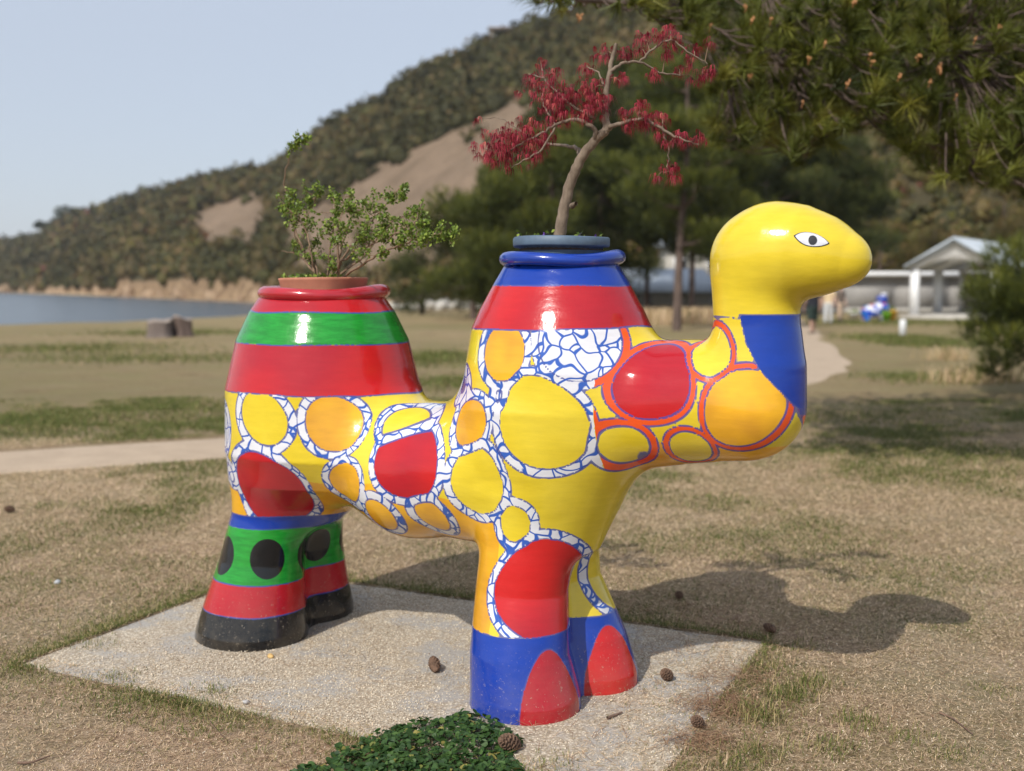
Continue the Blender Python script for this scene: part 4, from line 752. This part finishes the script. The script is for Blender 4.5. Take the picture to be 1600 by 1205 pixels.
for k, (px, y1, w) in enumerate(((690, 452, 1.0), (712, 462, .7), (672, 466, .8))):
    c = np.array([X_(px, 74), 74, .25]); mb = MB(); scatter(mb, IV*np.array([.55, .4, .62])*w, IF, c[None], rand_rot(1), 1.0, None, .12); o = mb.build('boulder', M_conc, loc=c); tag(o, ('tall pale boulder beside the sea wall between the humps', 'smaller grey boulder on the right of the tall one by the sea wall', 'low grey boulder on the left of the tall one by the sea wall')[k], 'boulder', 'boulders by the sea wall')
gz0 = at(785, 64, 300); gb = empty('hilltop_lookout', gz0); tag(gb, 'tiny lookout shelter with flat roof on the hilltop skyline', 'shelter'); bx('roof', M_wood2, gb, (0, 0, 3.0), (7.5, 4, .5))
for x in (-3, -1, 1, 3): bx('post', M_wood2, gb, (x, -1.4, 1.0), (.35, .35, 3.6))
# bollard
bl = MB(); lathe(bl, [(0, 0), (.10, 0), (.10, .50), (.09, .54), (0, .555)], (0, 0, 0), 20); o = bl.build('bollard', M_white, smooth=True); o.location = (X_(1410, 33), 33, 0); tag(o, 'short round white bollard on the green patch in front of the porch', 'bollard')
# tree stumps
M_stump = barkmat('weathered_stump', (.09, .072, .06), (.21, .17, .15), 7); M_cut = simple('cut_wood', (.30, .24, .19), .8, .2, 12)
for px, D, r, h, lab, mt in ((250, 33, .37, .50, 'weathered grey tree stump on the lawn near the water, left of its twin', M_stump), (286, 33.4, .30, .58, 'dark tree stump on the lawn near the water, right of its twin', M_pbark)):
    x, y = X_(px, D), D; z = float(gz(np.array([x]), np.array([y]))[0]); t = empty('tree_stump', (x, y, z)); tag(t, lab, 'stump', 'tree stumps by the bay'); mb = MB(); V = []; n = 28
    for j, (rr, zz) in enumerate(((1.25, -.05), (1.05, .12), (.98, .35), (.95, 1))):
        for k in range(n): a = 2*math.pi*k/n; q = r*rr*(1+.07*math.sin(5*a+px)+.03*math.sin(11*a)); V.append((q*math.cos(a), q*math.sin(a), zz*h*(1+((.10*math.cos(a+px)+.05*math.sin(3*a)) if j == 3 else 0))))
    V.append((0, 0, h*.97)); F = [(i*n+k, i*n+(k+1) % n, (i+1)*n+(k+1) % n, (i+1)*n+k) for i in range(3) for k in range(n)]; mb.add(V, F); mb.build('bark', mt, t, True); mb = MB(); mb.add(np.array(V[3*n:])*np.array([1, 1, 1])+np.array([0, 0, .004]), [(k, (k+1) % n, n) for k in range(n)]); mb.build('cut_face', M_cut, t)
# second statue: plain colourful animal figure, with pots beside
def blob_obj(name, mat, parent, parts_, res=.05):
    """smooth union of spheres/segments polygonised (reuses the camel's mesher)"""
    global sdf
    old = sdf
    def f(P):
        d = None
        for a, b, ra, rb in parts_:
            s__ = cone_seg(np.asarray(P, float), a, b, ra, rb); d = s__ if d is None else smin(d, s__, .06)
        return d
    sdf = f; A_ = np.array([p for q in parts_ for p in q[:2]]); R_ = max(max(q[2:]) for q in parts_); V_, F_ = surface_nets(A_.min(0)-R_-.1, A_.max(0)+R_+.1, res); sdf = old
    mb = MB(); mb.add(V_, F_); return mb.build(name, mat, parent, True)
m = M('painted_patches'); vo = m.n('ShaderNodeTexVoronoi'); vo.inputs['Scale'].default_value = 5.5; m.l(m.coord(), vo.inputs['Vector']); M_patch = m.fin(m.ramp(vo.outputs['Color'], [(0, (.01, .06, .42)), (.38, (.01, .06, .42)), (.39, (.7, .72, .8)), (.62, (.7, .72, .8)), (.63, (.60, .12, .08)), (.74, (.02, .16, .50)), (1, (.02, .16, .50))], 'CONSTANT'), .3)
sx, sy = X_(1368, 48), 48
st2 = empty('animal_statue', (sx, sy, 0)); tag(st2, 'small blue, white and red painted animal statue on the lawn below the grey wall', 'statue')
blob_obj('body', M_patch, st2, [((-.38, 0, .42), (.22, 0, .55), .30, .34), ((-.42, -.15, .3), (-.46, -.18, .1), .14, .13), ((-.42, .15, .3), (-.46, .18, .1), .14, .13), ((.25, -.15, .4), (.30, -.18, .1), .15, .13), ((.25, .15, .4), (.30, .18, .1), .15, .13)])
blob_obj('neck', M_blue, st2, [((.25, 0, .75), (.28, 0, 1.0), .17, .19), ((.28, 0, 1.0), (.10, 0, 1.02), .17, .13)], .04); blob_obj('head', M_whi, st2, [((.30, 0, 1.18), (.38, 0, 1.2), .12, .08)], .035)
for px, D, r, h, c, lab in ((1384, 47.5, .20, .42, (.16, .45, .02), 'bright lime green flower pot beside the small animal statue'), (1391, 49, .26, .50, (.70, .40, .03), 'orange-yellow planter tub right of the lime green pot'), (1334, 49, .24, .38, (.72, .72, .70), 'white round planter left of the small animal statue')):
    t = empty('flower_pot', (X_(px, D), D, 0)); tag(t, lab, 'flower pot'); mb = MB(); lathe(mb, [(0, 0), (r*.7, 0), (r, h*.85), (r*1.08, h*.86), (r*1.08, h), (r*.9, h), (r*.88, h*.9), (0, h*.9)], (0, 0, 0), 22); mb.build('pot', simple('glazed_pot', c, .3, .1), t, True); n = 60; mb = MB(); scatter(mb, leaf4, lf, np.c_[rng.normal(0, r*.4, (n, 2)), h*.95+abs(rng.normal(0, .08, n))], rand_rot(n), .12); f = mb.build('leaves', M_leafg, t); f['kind'] = 'stuff'
# ------------------------------------------------------------------ people
def skinned(name, verts, edges, mat, parent, sub=2):
    me = bpy.data.meshes.new(name); me.from_pydata([v[:3] for v in verts], edges, []); o = bpy.data.objects.new(name, me); COL.objects.link(o); o.parent = parent
    s_ = o.modifiers.new('skin', 'SKIN'); s_.use_smooth_shade = True; sk = me.skin_vertices[0].data if len(me.skin_vertices) else None
    if sk is None:
        bm = __import__('bmesh').new(); bm.from_mesh(me); bm.verts.layers.skin.verify(); bm.to_mesh(me); bm.free(); sk = me.skin_vertices[0].data
    for i, v in enumerate(verts):
        r = v[3]; sk[i].radius = (r, r) if np.isscalar(r) else r; sk[i].use_root = (i == 0)
    if sub: q = o.modifiers.new('sub', 'SUBSURF'); q.levels = sub-1; q.render_levels = sub
    me.materials.append(mat); return o
def person(loc, rz, skin, top, bottom, hair, lab, stride=.16, longtr=False, h=1.0, hold=None):
    t = empty('person', loc, rz); tag(t, lab, 'person', None); t.scale = (h, h, h)
    def limbs(s_):
        f = stride*s_
        return [(.09*s_, 0, .90, .085), (.10*s_, f*.55, .50, .060), (.10*s_, f-.02, .10, .036), (.10*s_, f-.03, .045, .040), (.10*s_, f+.15, .03, .030)]
    V = [(0, 0, .95, (.13, .10)), (0, .0, 1.15, (.12, .085)), (0, 0, 1.36, (.15, .09)), (0, .0, 1.47, .050), (0, .01, 1.53, .052), (0, .015, 1.60, (.078, .088)), (0, .01, 1.68, (.06, .07))]; E = [(i, i+1) for i in range(6)]
    for s_ in (-1, 1):
        n = len(V); V += limbs(s_); E += [(0, n)]+[(n+i, n+i+1) for i in range(4)]
        n = len(V); a = -stride*.8*s_; V += [(.19*s_, 0, 1.38, .055), (.23*s_, a*.3-.02, 1.12, .042), (.23*s_, a+.06, .88, .030), (.225*s_, a+.09, .80, .026)]; E += [(2, n), (n, n+1), (n+1, n+2), (n+2, n+3)]
        for k in range(4): V.append((.225*s_+(k-1.5)*.004, a+.085+(k-1.5)*.018, .715-.006*abs(k-1.4), .009)); E.append((n+3, len(V)-1))
        V.append((.205*s_, a+.13, .76, .010)); E.append((n+3, len(V)-1))
    skinned('body', V, E, simple('skin_tone', skin, .55, .05), t)
    # shirt
    mb = MB(); P = np.array([(0, 0, .90), (0, 0, 1.05), (0, 0, 1.25), (0, 0, 1.38), (0, 0, 1.46)]); V_, F_ = tube(P, [.19, .175, .185, .19, .085], 20); V_[:, 1] *= .68; mb.add(V_, F_)
    for s_ in (-1, 1): a = -stride*.8*s_; mb.add(*tube(np.array([(.13*s_, 0, 1.41), (.20*s_, 0, 1.37), (.235*s_, a*.2-.015, 1.18)]), [.07, .075, .065], 12))
    mb.build('shirt', simple('shirt_cloth', top, .9, .12, 12), t, True)
    mb = MB(); V_, F_ = tube(np.array([(0, 0, .80), (0, 0, .90), (0, 0, 1.0)]), [.19, .185, .165], 18); V_[:, 1] *= .7; mb.add(V_, F_)
    for s_ in (-1, 1):
        f = stride*s_
        if longtr: mb.add(*tube(np.array([(.085*s_, 0, .90), (.10*s_, f*.55, .50), (.10*s_, f-.02, .10)]), [.105, .085, .065], 12))
        else: mb.add(*tube(np.array([(.085*s_, 0, .90), (.10*s_, f*.35, .64), (.105*s_, f*.58, .45)]), [.105, .105, .11], 12))
    mb.build('trousers' if longtr else 'shorts', simple('trouser_cloth', bottom, .9, .12, 12), t, True)
    for s_ in (-1, 1):
        f = stride*s_; mb = MB(); V_, F_ = ico(2); V_ = V_*np.array([.052, .14, .05])+np.array([.10*s_, f+.055, .035]); V_[:, 2] = np.maximum(V_[:, 2], 0); mb.add(V_, F_); mb.build('shoe', simple('shoe_leather', (.10, .09, .08), .6, .1), t, True)
    V_, F_ = ico(2); V_ = V_*np.array([.092, .104, .11])+np.array([0, -.005, 1.655]); keep_ = [f for f in F_ if not (V_[list(f)].mean(0)[1] > .045 and V_[list(f)].mean(0)[2] < 1.68) and V_[list(f)].mean(0)[2] > 1.57]; mb = MB(); mb.add(V_, keep_); hr = mb.build('hair', simple('hair', hair, .6, .2, 40), t, True)
    for s_ in (-1, 1): mb = MB(); V_, F_ = ico(1); mb.add(V_*np.array([.010, .006, .007])+np.array([.03*s_, .098, 1.61]), F_); mb.build('eye', M_blk, t, True); mb = MB(); mb.add(V_*np.array([.012, .02, .03])+np.array([.083*s_, .01, 1.60]), F_); mb.build('ear', simple('skin_tone', skin, .55, .05), t, True)
    V_, F_ = ico(1); mb = MB(); mb.add(V_*np.array([.013, .018, .024])+np.array([0, .105, 1.585]), F_); mb.build('nose', simple('skin_tone', skin, .55, .05), t, True); mb = MB(); mb.add(V_*np.array([.024, .006, .007])+np.array([0, .094, 1.548]), F_); mb.build('mouth', simple('lips', (.35, .12, .10), .5, .05), t, True)
    return t
person((X_(1269, 35.8), 35.8, 0.01), .15, (.42, .26, .19), (.012, .014, .022), (.012, .026, .020), (.02, .015, .012), 'person in a black top and long dark green shorts standing on the gravel path', .14, False, 1.0)
person((X_(1293, 45.5), 45.5, 0), 2.7, (.55, .36, .27), (.62, .48, .30), (.55, .56, .56), (.05, .03, .02), 'person in a cream top and pale trousers on the lawn', .10, True, .98)
person((X_(1312, 47), 47, 0), -2.6, (.5, .33, .25), (.14, .11, .09), (.50, .37, .27), (.04, .03, .025), 'person in a brown top and tan trousers nearest the white round planter', .08, True, .95)
# ------------------------------------------------------------------ ground cover near the camera
def on_ground(n, x0, x1, y0, y1):
    """random lawn points inside the view wedge"""
    X = rng.uniform(x0, x1, n*3); Y = y0+(y1-y0)*rng.random(n*3)**1.35; k = np.abs(X) < Y*.50+.35; return X[k][:n], Y[k][:n]
def soft(X, Y, s, seed): return vnoise(np.stack([X*s, Y*s, X*0], 1), seed, 3)
blade_stops = [(0, (.060, .085, .018)), (.3, (.13, .16, .035)), (.5, (.30, .25, .10)), (.7, (.56, .40, .24)), (1, (.86, .67, .46))]
M_blade = leafmat('grass_blades', blade_stops, .6, .2, spec=.2)
def blades(X, Y, L, W_, up, var, mb, bent=True):
    n = len(X); a = rng.uniform(0, 2*math.pi, n); el = up; d = np.stack([np.cos(a)*np.cos(el), np.sin(a)*np.cos(el), np.sin(el)], 1); s_ = np.stack([-np.sin(a), np.cos(a), np.zeros(n)], 1)*W_[:, None]/2
    z = gz(X, Y)+.002; su, sv = slab_uv(X, Y); on = (su > 0) & (su < SLW) & (sv > 0) & (sv < SLD); z = np.where(on, .008, z); B = np.stack([X, Y, z], 1); mid_ = B+d*(L*.55)[:, None]; tip = B+d*L[:, None]*np.array([1, 1, .8]); tip[:, 2] = np.maximum(tip[:, 2]-L*.12, z+.001)
    if not bent:
        mb.V.append(np.stack([B-s_, B+s_, tip], 1).reshape(-1, 3)); mb.A.append(np.repeat(var, 3)); mb.T.append(np.arange(n*3).reshape(-1, 3)+mb.n); mb.n += 3*n; return
    V = np.stack([B-s_, B+s_, mid_+s_*.8, mid_-s_*.8, tip], 1).reshape(-1, 3); i = np.arange(n)[:, None]*5; mb.V.append(V); mb.A.append(np.repeat(var, 5)); mb.Q.append(i+np.array([[0, 1, 2, 3]])+mb.n); mb.T.append(i+np.array([[3, 2, 4]])+mb.n); mb.n += 5*n
# dry straw lying about
mb = MB(); X, Y = on_ground(400000, -5.5, 5.5, 2.9, 11); su, sv = slab_uv(X, Y); on = (su > .03) & (su < SLW-.03) & (sv > .03) & (sv < SLD-.03); edge_r = (SLW-su < .35) | (sv < .12); keep = (~on | (rng.random(len(X)) < np.where(edge_r, .55, .02))) & (path_sd(X, Y) > .0); X, Y = X[keep], Y[keep]; n = len(X)
blades(X, Y, rng.uniform(.012, .045, n)*np.clip(Y/5, .8, 1.7), rng.uniform(.0016, .0034, n)*np.clip(Y/4.5, .8, 1.8), rng.uniform(0, .7, n), np.clip(rng.normal(.78, .2, n), .40, 1), mb, False); tag(mb.build('dry_grass', M_blade), 'short dry straw-coloured grass lying over the lawn', 'grass', kind='stuff')
# green blades in drifts, thickest along the slab edges
mb = MB(); X, Y = on_ground(620000, -8, 8, 2.9, 15); su, sv = slab_uv(X, Y); ds = np.maximum(np.maximum(-su, su-SLW), np.maximum(-sv, sv-SLD)); nn = soft(X, Y, .9, 61)*.6+soft(X, Y, 3.2, 62)*.4; pr = np.clip((nn+.06)*3.0, 0, .9)*np.clip((Y-3)/4, .40, 1)+1.2*np.exp(-((ds-.05)/.08)**2)*(soft(X, Y, 2, 63) > -.15)*(su < SLW-.2); pr = np.where(ds < .0, .0, pr)*(path_sd(X, Y) > .02)
gx0, gy0 = gnd(1270, 1110)[:2]; t_ = np.exp(-(((X-gx0)/.42)**2+((Y-gy0)/.28)**2)); pr = np.maximum(pr*(1-.0*t_), np.clip(t_*1.4*(.5+nn*1.6), 0, 1)); k = rng.random(len(X)) < pr; X, Y, nn, t_ = X[k], Y[k], nn[k], t_[k]; n = len(X)
blades(X, Y, rng.uniform(.014, .040, n)*(1+1.6*t_)*np.clip(Y/5, .8, 1.8), rng.uniform(.0018, .0036, n)*np.clip(Y/4, .9, 3), rng.uniform(.4, 1.3, n), np.clip(rng.normal(.22, .15, n)+.12*(nn < .1), 0, .85), mb, False)
for side, m_ in ((0, 15000), (1, 9000), (2, 9000), (3, 2500)):     # fringe hugging the slab
    a_ = rng.random(m_); q_ = np.where(rng.random(m_) < .8, rng.gamma(1.6, .03, m_)-.025, rng.uniform(0, .25, m_)); su, sv = ((a_*SLW, -q_), (-q_, a_*SLD), (a_*SLW, SLD+q_), (SLW+q_, a_*SLD))[side]; P = SLAB[0]+e_*su[:, None]+f_*sv[:, None]; k = rng.random(m_) < np.clip(.55+1.3*soft(P[:, 0], P[:, 1], 2.2, 66), .08, 1); P = P[k]; n = len(P)
    blades(P[:, 0], P[:, 1], rng.uniform(.015, .042, n), rng.uniform(.0015, .003, n), rng.uniform(.3, 1.3, n), np.clip(rng.normal(.30, .2, n), 0, 1), mb)
# long tufts by the slab's right corner
for px, py, m_, L in ((1190, 1120, 360, .075), (1230, 1090, 380, .07), (1265, 1070, 300, .055), (1340, 1130, 260, .05), (1420, 1150, 160, .04), (1180, 1180, 260, .06), (1150, 1205, 200, .06), (1300, 1170, 220, .045), (1200, 1045, 200, .05), (1480, 1180, 150, .04), (1560, 1080, 120, .035), (1260, 1010, 120, .04), (560, 1190, 200, .035), (180, 1060, 160, .03), (330, 1085, 160, .03), (150, 1010, 140, .03), (860, 1200, 160, .03)):
    g = gnd(px, py); X = g[0]+rng.normal(0, .055, m_); Y = g[1]+rng.normal(0, .05, m_); blades(X, Y, rng.uniform(.4, 1.2, m_)*L, rng.uniform(.0014, .003, m_), rng.uniform(.5, 1.45, m_), np.clip(rng.normal(.34, .2, m_), 0, 1), mb)
tag(mb.build('green_grass', M_blade), 'green grass sprouting in drifts across the lawn and along the slab edges', 'grass', kind='stuff')
# lush green patches farther off
mb = MB()
for px, py, rx, ry, n in ((1410, 532, 1.2, 2.8, 6000), (1440, 540, .9, 1.6, 2500), (1450, 505, 5, 4, 4000), (1330, 505, 2.5, 2.5, 2000), (680, 560, 1.0, 2.6, 3500), (700, 600, .7, 1.4, 2000), (200, 660, 2.6, 1.1, 5500), (30, 680, 1.2, .7, 2200), (330, 640, 1.0, .9, 2000), (205, 800, .25, .16, 600), (285, 792, .2, .25, 500), (1450, 590, 1.0, 1.4, 2500), (1330, 650, 1.6, 1.2, 2500), (280, 520, 3, 2.5, 2500), (120, 545, 2.5, 2.5, 2500), (1400, 700, 1.2, .8, 2500), (250, 560, 3, 2, 2500)):
    g = gnd(px, py); X = g[0]+rng.normal(0, rx*.55, n); Y = g[1]+rng.normal(0, ry*.55, n); kk = (path_sd(X, Y) > .05); X, Y = X[kk], Y[kk]; n = len(X); sc_ = g[1]/7; blades(X, Y, rng.uniform(.03, .07, n)*min(2.2, max(.6, sc_*.55)), rng.uniform(.003, .006, n)*max(.8, min(sc_, 4)), rng.uniform(.6, 1.4, n), np.clip(rng.normal(.24, .18, n), 0, .75), mb)
tag(mb.build('lush_grass', M_blade), 'patches of lusher green grass out on the lawn', 'grass', kind='stuff')
mb = MB(); g = gnd(1050, 505); n = 2600; X = g[0]+rng.uniform(-3.2, 2.4, n); Y = g[1]+rng.normal(0, 1.2, n); blades(X, Y, rng.uniform(.5, 1.15, n), rng.uniform(.02, .05, n), rng.uniform(1.1, 1.5, n), np.clip(rng.normal(.72, .14, n), 0, 1), mb)
for px, py in ((1480, 560), (1500, 600), (1560, 600)): g = gnd(px, py); m_ = 240; blades(g[0]+rng.normal(0, .25, m_), g[1]+rng.normal(0, .25, m_), rng.uniform(.2, .55, m_), rng.uniform(.008, .016, m_), rng.uniform(1.0, 1.5, m_), np.clip(rng.normal(.66, .15, m_), 0, 1), mb)
tag(mb.build('tall_dry_grass', M_blade), 'tall dry reed-like grass at the far side of the lawn under the pines', 'reeds', kind='stuff')
# grit and pebbles
gv, gf = ico(0); M_peb = leafmat('pale_pebbles', [(0, (.28, .22, .16)), (.5, (.56, .46, .34)), (1, (.80, .72, .58))], .85, 0)
mb = MB(); N = 34000; u = rng.uniform(.01, SLW-.01, N); v = rng.uniform(.01, SLD-.01, N); P = SLAB[0]+e_*u[:, None]+f_*v[:, None]; dn = soft(P[:, 0], P[:, 1], 1.6, 71); k = rng.random(N) < np.clip(.55+dn*1.6, .06, 1)*np.where(u > 1.9, .55, 1); P = P[k]; n = len(P)
scatter(mb, gv*np.array([1, .8, .5]), gf, np.c_[P, np.full(n, .0060)], rand_rot(n), rng.uniform(.0017, .0040, n), None, .12)
X, Y = on_ground(20000, -4.5, 4.5, 2.9, 7.5); su, sv = slab_uv(X, Y); k = ((su < 0) | (su > SLW) | (sv < 0) | (sv > SLD)); X, Y = X[k], Y[k]; n = len(X); scatter(mb, gv*np.array([1, .8, .5]), gf, np.c_[X, Y, gz(X, Y)+.002], rand_rot(n), rng.uniform(.0015, .0036, n), None, .12)
tag(mb.build('grit', M_peb), 'pale grit and pebbles strewn on the slab and the worn lawn', 'gravel', kind='stuff')
# clover patch in front of the camel's near foot
M_clover = leafmat('clover_leaves', [(0, (.012, .036, .009)), (.5, (.028, .072, .015)), (.93, (.070, .135, .030)), (1, (.26, .23, .06))], .55, .2, spec=.35)
CPOLY = [(430, 1230), (500, 1196), (560, 1168), (620, 1140), (690, 1126), (752, 1120), (795, 1138), (818, 1162), (800, 1190), (830, 1230), (780, 1330), (500, 1330)]
pts = []
while len(pts) < 3600:
    x, y = rng.uniform(430, 840, 400), rng.uniform(1110, 1330, 400); k = inpoly(x+6*vnoise(np.c_[x/14, y/14, x*0], 72), y+5*vnoise(np.c_[x/14, y/14, x*0+5], 73), CPOLY)
    for a, b in zip(x[k], y[k]): pts.append((a, b))
pts = np.array(pts); G = np.array([gnd(a, b) for a, b in pts]); ed = np.array([min(math.hypot(a-c[0], b-c[1]) for c in CPOLY) for a, b in pts]); hgt = .010+.050*np.clip(ed/55, .1, 1)*(.72+.45*vnoise(G*14, 74))
th = np.linspace(0, 2*math.pi, 9)[:-1]; lv_ = np.vstack([[(0, 0, -.12)], np.c_[np.cos(th), np.sin(th)*.8, .10*np.cos(2*th)]]); lf_ = [(0, 1+i, 1+(i+1) % 8) for i in range(8)]
n = len(G); az = rng.uniform(0, 6.28, n); til = rng.normal(0, .42, (n, 2)); nrm = np.c_[til, np.ones(n)]; mb = MB(); scatter(mb, lv_, lf_, G+np.c_[np.zeros((n, 2)), hgt], towards(nrm), rng.uniform(.0065, .0165, n), np.clip(rng.normal(.5, .26, n), 0, 1), .10)
for i in range(0, n, 4): mb.add(*tube(np.array([G[i]+np.array([0, 0, .0]), G[i]+np.array([.004, .003, hgt[i]])]), [.001, .001], 3), .3)
o = mb.build('clover_patch', M_clover); tag(o, 'low dark green leafy clover mound at the front edge of the slab', 'ground cover', kind='stuff')
# pine cones
M_cone = simple('pine_cone_brown', (.14, .082, .052), .8, .4, 60, .3)
def cone(px, py, size, lab, flat=1.0):
    g = gnd(px, py); t = empty('pine_cone', (g[0], g[1], .012+size*.30)); t.rotation_euler = (math.radians(rng.uniform(55, 100)), rng.uniform(-.4, .4), rng.uniform(0, 6)); tag(t, lab, 'pine cone', 'fallen pine cones')
    size *= 1.25; mb = MB(); lathe(mb, [(0, -.5*size), (.16*size, -.42*size), (.24*size, -.1*size), (.17*size, .3*size), (0, .5*size)], (0, 0, 0), 10); mb.build('core', M_cone, t, True)
    mb = MB()
    for i in range(64):
        f = i/63; z = (-.46+.92*f)*size; r = size*(.25*math.sin(math.pi*(.12+.80*f))**.7); a = i*2.39996; d = np.array([math.cos(a), math.sin(a), 0]); s_ = np.array([-math.sin(a), math.cos(a), 0]); w = size*.115*(1-.4*f); b = d*r*.35+np.array([0, 0, z-.03*size]); e = d*r*1.25+np.array([0, 0, z+.07*size])
        mb.add([b-s_*w*.4, b+s_*w*.4, e+s_*w, e-s_*w, b-s_*w*.4-np.array([0, 0, .03*size]), b+s_*w*.4-np.array([0, 0, .03*size]), e+s_*w*.8-np.array([0, 0, .05*size]), e-s_*w*.8-np.array([0, 0, .05*size])], [(0, 1, 2, 3), (7, 6, 5, 4), (3, 2, 6, 7), (0, 3, 7, 4), (1, 5, 6, 2)])
    f = mb.build('scales', M_cone, t); f['kind'] = 'stuff'
for a in ((679, 1050, .062, 'brown pine cone lying alone on the slab between the camel legs'), (797, 1176, .075, 'largest pine cone, at the right end of the clover patch'), (1042, 1066, .060, 'dark squashed pine cone right of the camel front feet'), (1061, 938, .050, 'pine cone inside the camel shadow, nearer the feet'), (1203, 991, .052, 'pine cone at the lower edge of the camel shadow past the slab corner'), (1090, 1140, .055, 'pine cone tangled in brown needles at the slab right edge'), (15, 802, .06, 'pine cone on the lawn at the far left edge')): cone(*a)
# twigs, stones, needles
M_stick = simple('dry_twig', (.16, .10, .07), .85, .3, 30, .3)
for pts_, r, lab in ((((1468, 1118), (1490, 1128), (1520, 1152)), .0042, 'brown twig on the worn lawn at lower right'), (((28, 1197), (50, 1196), (78, 1186)), .005, 'short dark stick in the lower left corner'), (((949, 1127), (962, 1122), (972, 1118)), .006, 'stubby dark twig on the slab right of the near front foot'), (((318, 1118), (335, 1140), (352, 1158)), .002, 'thin fallen twig on the grass below the slab edge')):
    P = np.array([gnd(a, b) for a, b in pts_])+np.array([0, 0, r+.006]); mb = MB(); S_ = smooth_path(P, 5); mb.add(*tube(S_-P[0], np.linspace(r, r*.5, len(S_)), 7)); o = mb.build('twig', M_stick, smooth=True); o.location = P[0]; tag(o, lab, 'twig', 'fallen twigs')
for px, py, s_, c, lab in ((423, 1029, .014, (.55, .36, .14), 'small orange-tan stone in front of the rear hoof'), (90, 913, .017, (.50, .52, .54), 'pale grey stone on the lawn at left'), (385, 1102, .016, (.45, .44, .43), 'flat grey stone near the slab front edge'), (955, 1097, .006, (.6, .5, .35), 'tiny tan pebble right of the far front foot')):
    g = gnd(px, py); mb = MB(); scatter(mb, IV*np.array([1.2, .8, .55]), IF, np.zeros((1, 3)), rand_rot(1), s_, None, .12); o = mb.build('stone', simple('stone_surface', c, .85, .2, 60, .3), smooth=False); o.location = (g[0], g[1], .005+s_*.4); tag(o, lab, 'stone')
M_bn = leafmat('brown_needles', [(0, (.11, .055, .028)), (.5, (.24, .13, .07)), (1, (.42, .28, .17))], .7, 0)
def needles(n, X, Y, L, mb):
    a = rng.uniform(0, 6.28, n); d = np.c_[np.cos(a), np.sin(a)]*L[:, None]/2; s_ = np.c_[-np.sin(a), np.cos(a)]*.0009; z = gz(X, Y)+rng.uniform(.006, .02, n); c = np.c_[X, Y]; V = np.stack([np.c_[c-d-s_, z], np.c_[c-d+s_, z], np.c_[c+d*.1+s_*3+(s_*6), z+.006], np.c_[c+d*.1+s_+(s_*6), z+.006], np.c_[c+d, z]], 1).reshape(-1, 3); i = np.arange(n)[:, None]*5; mb.V.append(V); mb.A.append(np.repeat(rng.random(n), 5)); mb.Q.append(i+np.array([[0, 1, 2, 3]])+mb.n); mb.T.append(i+np.array([[3, 2, 4]])+mb.n); mb.n += 5*n
mb = MB(); n = 5200; X, Y = on_ground(n, -4, 4, 2.9, 7.5); n = len(X); su, sv = slab_uv(X, Y); k = ~((su > 0) & (su < 1.9) & (sv > .1) & (sv < SLD)) | (rng.random(n) < .10); X, Y = X[k], Y[k]; n = len(X); needles(n, X, Y, rng.uniform(.05, .11, n), mb)
for px, py, m_, sp in ((1125, 1105, 520, .085), (1160, 1060, 260, .10), (1100, 1160, 260, .07), (1050, 1010, 120, .15), (1010, 950, 200, .2), (1130, 980, 200, .18)): g = gnd(px, py); needles(m_, g[0]+rng.normal(0, sp, m_), g[1]+rng.normal(0, sp*.8, m_), rng.uniform(.05, .11, m_), mb)
tag(mb.build('fallen_needles', M_bn), 'brown fallen pine needles scattered on lawn and slab edge', 'pine needles', kind='stuff')
# ------------------------------------------------------------------ thin sea haze
hz = MB(); box(hz, (-150, 640, 148), (1500, 1420, 310)); m = bpy.data.materials.new('haze_air'); m.use_nodes = True; t = m.node_tree; t.nodes.remove(t.nodes['Principled BSDF']); pv_ = t.nodes.new('ShaderNodeVolumePrincipled'); pv_.inputs['Color'].default_value = (.86, .90, .95, 1); pv_.inputs['Density'].default_value = .00018; pv_.inputs['Anisotropy'].default_value = .3
t.links.new(pv_.outputs[0], t.nodes['Material Output'].inputs['Volume']); tag(hz.build('haze', m), kind='stuff')
